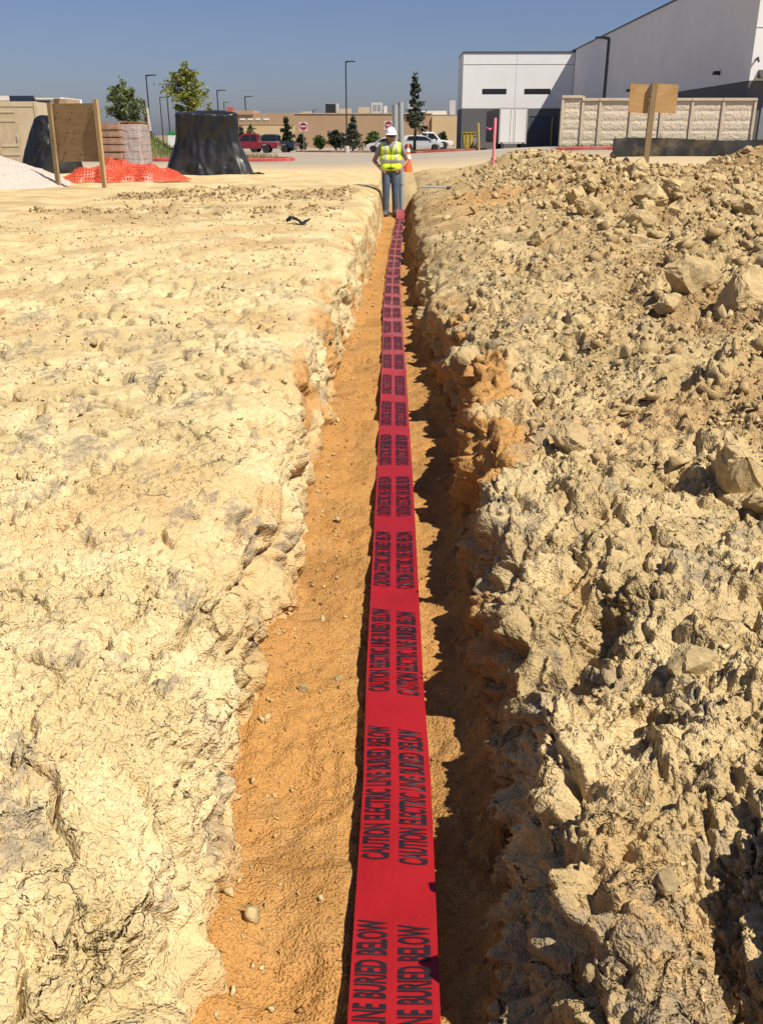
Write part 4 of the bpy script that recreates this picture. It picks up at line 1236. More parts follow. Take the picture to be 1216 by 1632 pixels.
# orange plastic barrier netting lying in a heap
M_NET, nt, b = nodes('orange_barrier_net')
b.inputs['Base Color'].default_value = (0.62, 0.085, 0.035, 1); b.inputs['Roughness'].default_value = 0.5
tc = N(nt, 'ShaderNodeTexCoord'); mp = N(nt, 'ShaderNodeMapping'); mp.inputs['Scale'].default_value = (1, 1, 1); nt.links.new(tc.outputs['UV'], mp.inputs[0])
sx_ = N(nt, 'ShaderNodeSeparateXYZ'); nt.links.new(mp.outputs[0], sx_.inputs[0])
outs = []
for ax_, fr in ((0, 60), (1, 26)):
    mu = N(nt, 'ShaderNodeMath', operation='MULTIPLY'); nt.links.new(sx_.outputs[ax_], mu.inputs[0]); mu.inputs[1].default_value = fr
    fr_ = N(nt, 'ShaderNodeMath', operation='FRACT'); nt.links.new(mu.outputs[0], fr_.inputs[0])
    lt_ = N(nt, 'ShaderNodeMath', operation='LESS_THAN'); nt.links.new(fr_.outputs[0], lt_.inputs[0]); lt_.inputs[1].default_value = 0.42
    outs.append(lt_)
mx = N(nt, 'ShaderNodeMath', operation='MAXIMUM'); nt.links.new(outs[0].outputs[0], mx.inputs[0]); nt.links.new(outs[1].outputs[0], mx.inputs[1])
nt.links.new(mx.outputs[0], b.inputs['Alpha'])
def net(loc, L, W, H, seed, parent):
    nu, nv = 110, 34
    u = np.linspace(-1, 1, nu)[None, :]; v = np.linspace(-1, 1, nv)[:, None]
    env = np.clip(1 - np.abs(u) ** 3, 0, 1) * np.clip(1 - v ** 2, 0, 1) ** .7
    x = L / 2 * u + .06 * noise2(u * 5, v * 4, seed); y = W / 2 * v * (1 + .3 * noise2(u * 3, v * 0 + 2, seed + 1))
    z = env * H * (.72 + .5 * noise2(u * 3.2, v * 1.5, seed + 2) + .07 * noise2(u * 13, v * 6, seed + 3)) + .015
    V = np.stack([x + 0 * v, y + 0 * u, z], 2)
    o = grid_mesh('net_sheet', V, M_NET, parent)
    uv = o.data.uv_layers.new(name='uv'); vi = np.empty(len(o.data.loops), np.int32); o.data.loops.foreach_get('vertex_index', vi)
    U = np.stack([(u + 0 * v + 1) / 2, (v + 0 * u + 1) / 2], 2).reshape(-1, 2)[vi]; uv.data.foreach_set('uv', U.astype(np.float32).ravel())
    o.location = loc
    return o
np_ = atZ(190, 291, .6)
t = thing('barrier_netting', 'heap of orange plastic barrier netting in front of the stone pallets', 'netting', (np_.x, np_.y + .3, bank_top(np_.x, np_.y + .3)), .05)
net((0, 0, 0), 2.75, 1.5, .46, 5, t); net((.35, .1, .0), 2.3, 1.3, .42, 9, t); net((-.4, -.1, -.01), 1.9, 1.0, .34, 12, t)

# beige storage container
M_BEIGE = mat('beige_container_paint', (0.50, 0.41, 0.27), 0.6, var=0.06, scale=3, dirt=((0.34, 0.26, 0.16), .4))
c1 = atY(58, 162, 36.0)
t = thing('storage_container', 'beige steel storage container with a flat ribbed door at the far left', 'container', (c1.x, 36.0, .35), R(3))
H_ = c1.z - .35
m = MB(); m.box((-6, 0, 0), (-.06, 2.4, H_)); m.build('body', M_BEIGE, t, bevel=.02)
for x in (-6.0, -.10): m = MB(); m.box((x, -.03, 0), (x + .12, .05, H_ + .012)); m.build('corner_post', M_BEIGE, t)
m = MB(); m.box((-6, -.02, H_ - .16), (-.12, .03, H_ + .006)); m.build('top_rail', M_BEIGE, t)
m = MB(); m.box((-1.55, -.035, .12), (-.72, -.002, H_ - .2)); dr = m.build('door', mat('beige_door_paint', (0.44, 0.36, 0.23), .6), t, bevel=.01)
for z in (.55, .85, 1.7, 2.0): m = MB(); m.box((-1.45, -.055, z), (-.82, -.036, z + .09)); m.build('door_rib', M_BEIGE, dr)
m = MB(); m.tube([(-.84, -.06, 1.05), (-.84, -.06, 1.25)], .02, 8); m.build('handle', mat('pale_metal', (0.6, 0.58, 0.52), .4, .6), dr)
for k in range(14):
    x = -5.8 + k * .3
    m = MB(); m.box((x, -.022, .1), (x + .12, -.001, H_ - .18)); m.build('wall_rib', M_BEIGE, t)
m = MB(); m.box((-1.66, -.05, .1), (-1.6, -.002, H_ - .18)); m.build('door_post', M_BEIGE, t)

# ------------------------------------------------------------------ white warehouse
M_WHITE = mat('white_tilt_wall', (0.82, 0.805, 0.775), 0.8, var=0.04, scale=0.5, spec=.2)
M_GREYW = mat('grey_tilt_wall', (0.14, 0.135, 0.135), 0.8, var=0.06, scale=0.5, spec=.2)
M_COPE = mat('dark_coping', (0.06, 0.065, 0.08), 0.5, var=.05)
M_DOCKSHADE = mat('shade_toned_dock_door', (0.07, 0.085, 0.11), 0.5, var=.08)  # shade over the grey lower band is put into the door colour
M_GLASS = mat('dark_window_glass', (0.02, 0.023, 0.028), 0.12, var=.1)
YF, YN = 92.0, 45.6
xa = atY(735, 200, YF).x; xb = atY(908, 200, YF).x; ztop = atY(820, 84, YF).z; zj = atY(820, 103, YF).z; zb = 3.85
wh = thing('warehouse', 'big white and grey tilt wall warehouse with a long shaded side', 'warehouse', (xa, YF, 0.0))
def wbox(name, m_, x0, x1, y0, y1, z0, z1, parent=wh, bevel=0.0):
    m = MB(); m.box((x0 - xa, y0 - YF, z0), (x1 - xa, y1 - YF, z1)); return m.build(name, m_, parent, bevel=bevel)
core = mat('joint_backing', (0.30, 0.29, 0.28), .9)  # grey backing wall seen through the panel joints
wbox('core', core, xa + .06, xb + .5, YF + .08, YF + 7.0, -.3, ztop - .1)
wins = [(768, 807, 142, 151), (835, 877, 139.5, 148.5)]
wx_ = [(atY(a, 146, YF).x, atY(b_, 146, YF).x) for a, b_, _, _ in wins]
wz_ = (atY(790, 150.5, YF).z, atY(790, 141.5, YF).z)
# dock opening between the grey lower panels
dk0, dk1, dkz = atY(843, 200, YF).x, atY(886, 200, YF).x, 3.2
xs_ = [xa] + [v for w in wx_ for v in w] + [xb]
seams = [xa, (wx_[0][1] + wx_[1][0]) / 2, xb]
for i in range(2):                                             # two panel bays, each with a window slot
    x0, x1 = seams[i] + .012, seams[i + 1] - .012; w0, w1 = wx_[i]
    wbox('wall_panel', M_WHITE, x0, x1, YF, YF + .08, zj + .03, ztop)
    wbox('wall_panel', M_WHITE, x0, x1, YF, YF + .08, wz_[1], zj - .03)
    wbox('wall_panel', M_WHITE, x0, w0, YF, YF + .08, wz_[0], wz_[1])
    wbox('wall_panel', M_WHITE, w1, x1, YF, YF + .08, wz_[0], wz_[1])
    wbox('wall_panel', M_WHITE, x0, x1, YF, YF + .08, zb + .01, wz_[0])
    wn_ = wbox('window', mat('dark_frame', (0.03, 0.03, 0.035), .5), w0, w1, YF + .02, YF + .12, wz_[0], wz_[1])
    n = 3
    for k in range(n):
        m = MB(); ww = (w1 - w0) / n; m.box((w0 + k * ww + .04 - xa, .005, wz_[0] + .05), (w0 + (k + 1) * ww - .04 - xa, .018, wz_[1] - .05)); m.build('pane', M_GLASS, wn_)
wbox('lower_wall', M_GREYW, xa, dk0, YF, YF + .08, -.3, zb - .01)
wbox('lower_wall', M_GREYW, dk0, dk1, YF, YF + .08, dkz, zb - .01)
wbox('lower_wall', M_GREYW, dk1, xb, YF, YF + .08, -.3, zb - .01)
dd = wbox('dock_door', M_DOCKSHADE, dk0, dk1, YF + .05, YF + .1, -.3, dkz)
for k in range(5): m = MB(); z = .4 + k * .56; m.box((dk0 + .05 - xa, .035, z), (dk1 - .05 - xa, .049, z + .52)); m.build('door_panel', M_DOCKSHADE, dd)
wbox('coping', M_COPE, xa - .05, xb + .05, YF - .06, YF + 7.1, ztop, ztop + .1)
wbox('side_wall', M_WHITE, xa - .02, xa + .06, YF + .09, YF + 7, zb, ztop)
wbox('side_wall', M_GREYW, xa - .02, xa + .06, YF + .09, YF + 7, -.3, zb - .01)
# the long wing running towards the camera; its west side is in shade
zr = atY(908, 79.5, YF).z; xw = xb + .02
wbox('wing_core', core, xw + .1, xw + 42, YN + .12, YF + 30, -.3, zr - .05)
npan = 6
for k in range(npan):
    y0 = YN + (YF - YN) * k / npan; y1 = YN + (YF - YN) * (k + 1) / npan
    wbox('wall_panel', M_WHITE, xw, xw + .1, y0 + (.1 if k == 0 else .012), y1 - .012, zb + .01, zr)
    wbox('lower_wall', M_GREYW, xw, xw + .1, y0 + (.1 if k == 0 else .012), y1 - .012, -.3, zb - .01)
for k in range(4):
    x0 = xw + k * 7.5
    wbox('wall_panel', M_WHITE, x0 + (0 if k == 0 else .012), x0 + 7.488, YN, YN + .1, zb + .01, 5.95)
    wbox('wall_panel', M_WHITE, x0 + (0 if k == 0 else .012), x0 + 7.488, YN, YN + .1, 5.99, zr)
    wbox('lower_wall', M_GREYW, x0 + (0 if k == 0 else .012), x0 + 7.488, YN, YN + .1, -.3, zb - .01)
wbox('coping', M_COPE, xw - .07, xw + 42, YN - .07, YF + 30, zr, zr + .09)
M_FIX = mat('bronze_fixture', (0.03, 0.03, 0.032), .4)
def wall_light(parent, p):
    m = MB(); m.box((-.3, -.09, .06), (.0, .09, .16)); m.prism([(-.36, 0), (0, -.02), (0, .08), (-.30, .12)], -.12, .12, 'y'); return m.build('wall_light', M_FIX, parent, loc=(p.x - xa, p.y - YF, p.z), bevel=.01)
d_ = ray(1146, 119); tt = (xw) / d_.x; wall_light(wh, CAMP + d_ * tt)
d_ = ray(1005, 146); tt = (xw) / d_.x; wall_light(wh, CAMP + d_ * tt)
p = atY(1203, 100, YN); m = MB(); m.tube([(0, 0, .12), (0, -.28, .18), (0, -.4, .02)], .05, 8); m.build('flood_light', M_FIX, wh, loc=(p.x - xa, YN - YF, p.z))
p = atY(1212, 121, YN); m = MB(); m.prism([(0, 0), (-.5, 0), (0, .35)], -.15, 1.5, 'x'); m.build('canopy', M_FIX, wh, loc=(p.x - xa, YN - YF, p.z - .1))
p = atY(1206, 214, YN - .001); gate_z0 = .8
wbox('steel_door', mat('grey_steel_door', (0.22, 0.23, 0.235), .5), p.x, p.x + 1.1, YN - .04, YN - .003, gate_z0, atY(1206, 164, YN).z)

# ------------------------------------------------------------------ trailer at the dock
rx0, rx1 = atY(796, 200, 77).x, atY(839, 200, 77).x; tz1, tz0 = atY(820, 172, 77).z, atY(820, 228, 77).z
gz = pz((rx0 + rx1) / 2, 78)
t = thing('box_trailer', 'white box trailer standing at the dark loading dock', 'trailer', (rx0, 77, gz))
w = rx1 - rx0; h0, h1 = tz0 - gz, tz1 - gz
M_TW = mat('trailer_white', (0.78, 0.77, 0.74), .4, var=.03); M_TD = mat('trailer_painted_shade', (0.10, 0.095, 0.095), .6, var=.15)  # the white trailer's side shade is put into the dark body colour
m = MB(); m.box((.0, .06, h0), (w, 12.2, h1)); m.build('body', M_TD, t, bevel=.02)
for s in (0, 1):
    m = MB(); m.box((.05 + s * (w - .1) / 2 + .008, .01, h0 + .06), (.05 + (s + 1) * (w - .1) / 2 - .008, .055, h1 - .07)); d_o = m.build('rear_door', M_TW, t, bevel=.01)
    m = MB(); m.tube([(w / 2 + (s - .5) * .35, -.01, h0 + .1), (w / 2 + (s - .5) * .35, -.01, h1 - .1)], .018, 6); m.build('lock_rod', M_TW, d_o)
m = MB()
for a, b_ in (((-.03, 0, h0 - .05), (.05, .09, h1 + .03)), ((w - .05, 0, h0 - .05), (w + .03, .09, h1 + .03)), ((.05, 0, h1 - .06), (w - .05, .09, h1 + .03)), ((.05, 0, h0 - .05), (w - .05, .09, h0 + .05))): m.box(a, b_)
m.build('rear_frame', mat('trailer_frame_grey', (0.5, 0.49, 0.47), .5), t)
for y in (1.4, 2.6):
    for s in (0, 1):
        m = MB(); m.lathe([(.2, -.13), (.44, -.13), (.48, -.08), (.48, .08), (.44, .13), (.2, .13)], 20); wl = m.build('wheel', mat('black_rubber', (0.02, 0.02, 0.02), .8), t, smooth='auto')
        wl.rotation_euler = (0, math.pi / 2, 0); wl.location = (.18 + s * (w - .36), y, .48)
m = MB(); m.box((.3, .1, h0 - .5), (.38, .16, h0)); m.box((w - .38, .1, h0 - .5), (w - .3, .16, h0)); m.box((.15, .1, h0 - .56), (w - .15, .2, h0 - .48)); m.build('under_ride_bar', M_FIX, t)
for s in (0, 1): m = MB(); m.box((.1 + s * (w - .4), -.01, h0 - .04), (.3 + s * (w - .4), .005, h0 + .03)); m.build('tail_light', mat('red_lens', (0.35, 0.02, 0.02), .3), t)

# yellow bollards, barrier box, tape
M_YEL = mat('faded_yellow_paint', (0.50, 0.36, 0.06), .6, var=.15, scale=3)
for px_, yb, yt, Y, lab, lean in ((763, 243, 197, 70, 'leaning yellow pole left of the box trailer', -.12), (877, 236, 187, 90.5, 'yellow guard post by the dark dock door', 0)):
    a = atY(px_, yb, Y); b_ = atY(px_, yt, Y); z0 = pz(a.x, Y)
    m = MB(); m.tube([(0, 0, 0), (lean, 0, b_.z - z0)], .065, 10); m.tube([(lean, 0, b_.z - z0), (lean, 0, b_.z - z0 + .04)], [.065, .02], 10)
    tag(m.build('bollard', M_YEL, smooth='auto', loc=(a.x, Y, z0)), lab, 'bollard')
a = atY(737, 232, 86); b_ = atY(758, 212, 86); z0 = pz(a.x, 86)
t = thing('skip', 'small yellow waste skip at the corner of the white warehouse', 'skip', (a.x, 86, z0))
m = MB(); m.prism([(.15, .15), (b_.x - a.x - .15, .15), (b_.x - a.x, b_.z - z0), (0, b_.z - z0)], 0, 1.2, 'y'); m.build('bin', M_YEL, t, bevel=.02)
m = MB(); m.box((-.05, -.05, b_.z - z0), (b_.x - a.x + .05, 1.25, b_.z - z0 + .08)); m.build('rim', M_YEL, t)
for k in range(3): m = MB(); x = .3 + k * .35; m.box((x, -.05, .2), (x + .08, -.004, b_.z - z0 - .02)); m.build('rib', M_YEL, t)
for x in (.2, b_.x - a.x - .3): m = MB(); m.box((x, .2, 0), (x + .1, 1.0, .15)); m.build('skid', M_FIX, t)
a = atY(756, 240, 82); z0 = pz(a.x, 82)
m = MB(); m.box((-.12, -.12, 0), (.12, .12, 1.1)); m.box((-.15, -.15, 1.1), (.15, .15, 1.16)); tag(m.build('utility_post', mat('grey_box', (0.32, 0.31, 0.29), .6), loc=(a.x, 82, z0), bevel=.02), 'stubby grey utility post beside the turf island', 'post')

# ------------------------------------------------------------------ precast screen wall
YW = 44.6
M_PRE = mat('precast_stone', (0.64, 0.545, 0.41), .9, var=.07, scale=3.5, bmp=.04, bscale=9, spec=.15)
M_PRE2 = mat('precast_post', (0.58, 0.49, 0.37), .9, var=.08, scale=3, bmp=.02, bscale=20, spec=.15)
wl0 = atY(894, 200, YW).x; wl1 = atY(1205, 200, YW).x; z0 = .95; zt_ = atY(1050, 157, YW).z
scr = thing('screen_wall', 'long cream precast stone screen wall with posts and cap', 'wall', (wl0, YW, z0))
posts_px = [894, 926, 953.5, 1003, 1051, 1099, 1148, 1198]
px_x = [atY(p_, 200, YW).x - wl0 for p_ in posts_px]
hh = zt_ - z0; pw = .13
nc_ = 5
for i, x in enumerate(px_x):
    extra = .11 if i < 2 else 0
    m = MB(); m.box((x - pw / 2, -.06, 0), (x + pw / 2, .12, hh + extra)); m.build('post', M_PRE2, scr, bevel=.015)
for i in range(len(px_x) - 1):
    x0, x1 = px_x[i] + pw / 2 + .004, px_x[i + 1] - pw / 2 - .004; extra = .11 if i < 1 else 0
    hc = (hh + extra - .1) / nc_
    for k in range(nc_):
        mm_ = MB(); nx_, nz_ = 10, 4
        for b2 in range(nz_ + 1):
            for a2 in range(nx_ + 1):
                ed = (a2 in (0, nx_)) or (b2 in (0, nz_))
                mm_.v.append((x0 + (x1 - x0) * a2 / nx_, .0 if ed else -.010 - .010 * random.random(), k * hc + .008 + (hc - .016) * b2 / nz_))
        for b2 in range(nz_):
            for a2 in range(nx_): q_ = b2 * (nx_ + 1) + a2; mm_.f.append((q_, q_ + 1, q_ + nx_ + 2, q_ + nx_ + 1))
        n_ = len(mm_.v); mm_.box((x0, .0005, k * hc), (x1, .07, (k + 1) * hc - .002))
        mm_.build('panel', M_PRE, scr, smooth=False)
    m = MB(); m.box((x0 - pw - .0, -.09, hh + extra - .1), (x1 + (pw if i == len(px_x) - 2 else -.003), .14, hh + extra + .02)); m.build('cap', M_PRE2, scr, bevel=.015)

# ------------------------------------------------------------------ silt fence
YS = 32.5
M_SILT = mat('black_silt_fabric', (0.022, 0.021, 0.019), .8, var=.3, scale=3, dirt=((0.20, 0.155, 0.09), .8))
s0 = atY(976, 230, YS).x; s1 = s0 + 7.5
t = thing('silt_fence', 'low black fabric silt fence sagging along the right behind the rubble heap', 'fence', (s0, YS, .9))
u = np.linspace(0, 1, 150)[None, :]; v = np.linspace(0, 1, 10)[:, None]
top_ = np.interp(u[0], [0, .1, .28, .36, .5, .7, .85, 1], [.60, .62, .60, .56, .53, .57, .55, .60])[None, :]
x = (s1 - s0) * u + 0 * v; y = .05 * noise2(u * 16, v * 1.5, 3) + .05 * np.sin(u * 25) * v + .1 * noise2(u * 5, v * 0, 8)
z = -.25 + (top_ + .25) * v + .02 * noise2(u * 40, v, 9) * v
grid_mesh('fabric', np.stack([x, y, z], 2), M_SILT, t)
for k in range(6):
    x_ = (s1 - s0) * k / 5 * .98 + .05; m = MB(); m.tube([(x_, .06, -.3), (x_ + .02, .05, .72 if k % 2 else .66)], .018, 6); m.build('stake', M_STUDW, t)

# plywood sign seen from the back
bp = hit(1027, 268)
YP = min(max(bp.y, 17.0), 26.0); bp = atY(1027, 266, YP); bz_ = bank_top(bp.x, YP)
tp_ = atY(1043, 131.5, YP)
t = thing('plywood_sign', 'plywood sign seen from behind on one leaning timber post over the rubble', 'sign', (bp.x, YP, bz_))
m = MB(); beam(m, (0, 0, -.2), (tp_.x - bp.x, 0, tp_.z - bz_), .10, .06); m.build('post', M_STUDW, t, bevel=.004)
for (a, b_) in ((1000, 1037), (1038, 1082)):
    c0 = atY(a, 179, YP + .05); c1_ = atY(b_, 133, YP + .05)
    m = MB(); x0, x1 = c0.x - bp.x, c1_.x - bp.x - .008; z0, z1 = c0.z - bz_, c1_.z - bz_; sl = -.02
    m.v = [(x0, .036, z0), (x1, .036, z0 + sl), (x1, .036, z1 + sl), (x0, .036, z1), (x0, .054, z0), (x1, .054, z0 + sl), (x1, .054, z1 + sl), (x0, .054, z1)]
    m.f = [(0, 1, 2, 3), (7, 6, 5, 4), (0, 4, 5, 1), (1, 5, 6, 2), (2, 6, 7, 3), (3, 7, 4, 0)]
    m.build('plywood_sheet', M_PLYB, t)

# pink survey marker pipe with a ribbon
YK = 24.6
a = atY(786, 248, YK); b_ = atY(787, 188, YK); z0 = bank_top(a.x, YK)
M_PINK = mat('pink_marker_paint', (0.80, 0.20, 0.22), .5, var=.08)
t = thing('marker_pipe', 'pink painted survey marker pipe with ribbon at the heap crest', 'survey marker', (a.x, YK, z0))
m = MB(); m.tube([(0, 0, -.25), (.01, 0, b_.z - z0 - .02), (.01, 0, b_.z - z0)], [.035, .035, .025], 12); m.build('pipe', M_PINK, t, smooth='auto')
m = MB(); n_ = 8
for k in range(n_ + 1):
    x = -.03 - .16 * k / n_; zz = b_.z - z0 - .24 + .02 * math.sin(k * 1.1); m.v += [(x, .02 * math.sin(k), zz - .016), (x, .02 * math.sin(k) + .01, zz + .016)]
for k in range(n_): m.f.append((2 * k, 2 * k + 1, 2 * k + 3, 2 * k + 2))
rb_ = m.build('ribbon', mat('pink_ribbon', (0.85, 0.12, 0.30), .5), t); rb_.modifiers.new('thickness', 'SOLIDIFY').thickness = .002

# ------------------------------------------------------------------ brown store behind the road
YB_ = 150.0
M_BROWN = mat('brown_stucco', (0.40, 0.275, 0.17), .9, var=.06, scale=.4, spec=.1)
M_TAN = mat('tan_stucco', (0.56, 0.42, 0.235), .9, var=.05, scale=.4, spec=.1)
M_LT = mat('pale_strip', (0.72, 0.68, 0.6), .6)
M_HVAC = mat('pale_hvac', (0.52, 0.51, 0.49), .6, var=.08); M_BGE = mat('beige_unit', (0.50, 0.42, 0.30), .7)
sx0 = atY(300, 200, YB_).x; sx1 = atY(470, 200, YB_).x; sx2 = atY(688, 200, YB_).x; sx3 = atY(900, 200, YB_).x
zst = atY(550, 181.5, YB_).z; ztan = atY(700, 185, YB_).z
st = thing('store_building', 'long low brown and tan store building behind the parked cars', 'building', (sx1, YB_, -.3))
def sbox(name, m_, x0, x1, y0, y1, z0, z1, parent=st): 
    m = MB(); m.box((x0 - sx1, y0 - YB_, z0 + .3), (x1 - sx1, y1 - YB_, z1 + .3)); return m.build(name, m_, parent)
ztl = atY(420, 199, YB_).z
sbox('wall', M_BROWN, sx1 + .01, sx2, YB_, YB_ + 30, -.3, zst)
sbox('wall', M_BROWN, sx0, sx1, YB_ - .3, YB_ + 30, ztl, zst + .12)
sbox('wall', M_TAN, sx0, sx1, YB_ - .25, YB_ + 29, -.3, ztl - .01)
sbox('wall', M_TAN, sx2 + .01, sx3, YB_ - .3, YB_ + 30, -.3, ztan)
sbox('parapet', M_BROWN, atY(372, 180, YB_).x, atY(405, 180, YB_).x, YB_ - .5, YB_ + 6, zst - .1, atY(390, 176, YB_).z)
sbox('coping', M_TAN, sx1, sx2, YB_ - .1, YB_ + .3, zst + .005, zst + .12)
for a, b_ in ((383, 391), (395, 403.5), (407, 415), (420, 429)):
    pa = atY(a, 191.5, YB_ - .35); pb_ = atY(b_, 188.5, YB_ - .35); sbox('high_window', M_LT, pa.x, pb_.x, YB_ - .36, YB_ - .301, pa.z, pb_.z)
def unit(a, b_, y0, y1, m_, depth=2.0, name='roof_unit', back=.6):
    pa = atY(a, y1, YB_ + back); pb_ = atY(b_, y0, YB_ + back)
    return sbox(name, m_, pa.x, pb_.x, YB_ + back, YB_ + back + depth, zst - .1, pb_.z)
unit(519, 535, 165.5, 181, mat('black_unit_face', (0.015, 0.015, 0.016), .6), .4); unit(519.5, 538, 165, 181, M_HVAC, 2.5, back=1.05)
unit(480, 495, 177.5, 181, M_BGE); unit(541, 559, 173, 181, M_BGE); unit(571, 590, 170.5, 181, M_BGE)
u_ = unit(592, 609, 163.5, 180, M_HVAC)
for k in range(2): pa = atY(595 + k * 7, 176, YB_ + .55); pb_ = atY(600 + k * 7, 167, YB_ + .55); sbox('grille', mat('dark_grille', (0.28, 0.28, 0.28), .6), pa.x, pb_.x, YB_ + .56, YB_ + .598, pa.z, pb_.z)
unit(612, 616.5, 169, 179, M_LT); unit(650, 660, 161, 176, M_HVAC, back=4); unit(671, 712, 176.5, 185, M_LT, 3); unit(716, 726, 160, 184, M_HVAC)

# far left building with a navy parapet
YL = 118.0
t = thing('parapet_building', 'white retail building with navy parapet at the far left', 'building', (atY(0, 200, YL).x, YL, -.2))
O = t.location
def lbox(name, m_, a, b_, y0, y1, dy=0, dep=8):
    pa = atY(a, y1, YL + dy); pb_ = atY(b_, y0, YL + dy); m = MB(); m.box((pa.x - O.x, dy, pa.z - O.z), (pb_.x - O.x, dy + dep, pb_.z - O.z)); return m.build(name, m_, t)
lbox('wall', M_WHITE, -60, 96, 155, 240, 0); lbox('parapet', mat('navy_parapet', (0.02, 0.025, 0.05), .5), 17, 54, 152.5, 165, -.4, .38); lbox('parapet', M_LT, -60, 16.8, 152.5, 160, -.4, .38)
lbox('parapet', M_BROWN, 96.2, 106, 157, 240, -.2, 5); lbox('cornice', mat('grey_cornice', (0.3, 0.3, 0.32), .6), 54.2, 95.5, 154, 156, -.5, .4)
for k in range(3): w_ = lbox('window', M_GLASS, 60 + k * 8, 64 + k * 8, 176, 186, -.06, .05)
lbox('sign_band', mat('dark_band', (0.10, 0.08, 0.08), .6), 58, 80, 160.5, 165, -.1, .09)

# ------------------------------------------------------------------ vehicles
M_RUBBER = mat('tyre_rubber', (0.018, 0.018, 0.019), .85); M_RIM = mat('alloy_rim', (0.55, 0.55, 0.56), .3, .7)
M_CGLASS = mat('tinted_car_glass', (0.015, 0.018, 0.02), .08); M_CHROME = mat('bright_bumper', (0.6, 0.6, 0.6), .25, .8)
M_TLIGHT = mat('tail_lens', (0.4, 0.015, 0.015), .25); M_HLIGHT = mat('head_lens', (0.75, 0.75, 0.72), .15); M_TRIM = mat('black_trim', (0.02, 0.02, 0.021), .6)
def loft_body(m, prof_side, half, tuck=0.9):
    """side outline (x, z) swept to a body: full width low, tucked in towards the upper edge"""
    zs_ = [z for _, z in prof_side]; z0_, z1_ = min(zs_), max(zs_)
    def yy(z): return half * (1 - (1 - tuck) * ((z - z0_) / (z1_ - z0_)) ** 2)
    n = len(m.v); k = len(prof_side)
    for s in (-1, 1):
        for x_, z in prof_side: m.v.append((x_, s * yy(z), z))
    m.f.append(tuple(range(n, n + k))); m.f.append(tuple(range(n + 2 * k - 1, n + k - 1, -1)))
    for i in range(k): j = (i + 1) % k; m.f.append((n + i, n + k + i, n + k + j, n + j))
    return m
def side_panes(parent, quads, half, m_):
    for q_ in quads:
        for s in (-1, 1):
            m = MB(); P = [(x_, s * (half(z) + .004), z) for x_, z in q_]; P2 = [(x_, s * (half(z) - .02), z) for x_, z in q_]
            m.v = P + P2; k = len(q_); m.f = [tuple(range(k)), tuple(range(2 * k - 1, k - 1, -1))] + [(i, k + i, k + (i + 1) % k, (i + 1) % k) for i in range(k)]
            m.build('window', m_, parent)
def car_wheels(t, xs_, half, r):
    for x_ in xs_:
        for s in (-1, 1):
            m = MB(); m.lathe([(r * .62, -.11), (r * .93, -.11), (r, -.07), (r, .07), (r * .93, .11), (r * .62, .11)], 24); wl = m.build('wheel', M_RUBBER, t, smooth='auto')
            wl.rotation_euler = (s * -math.pi / 2, 0, 0); wl.location = (x_, s * (half - .12), r)
            m = MB(); m.lathe([(.0, .075), (r * .2, .085), (r * .5, .06), (r * .62, .10)], 20, cap=False); m.build('rim', M_RIM, wl, smooth='auto')
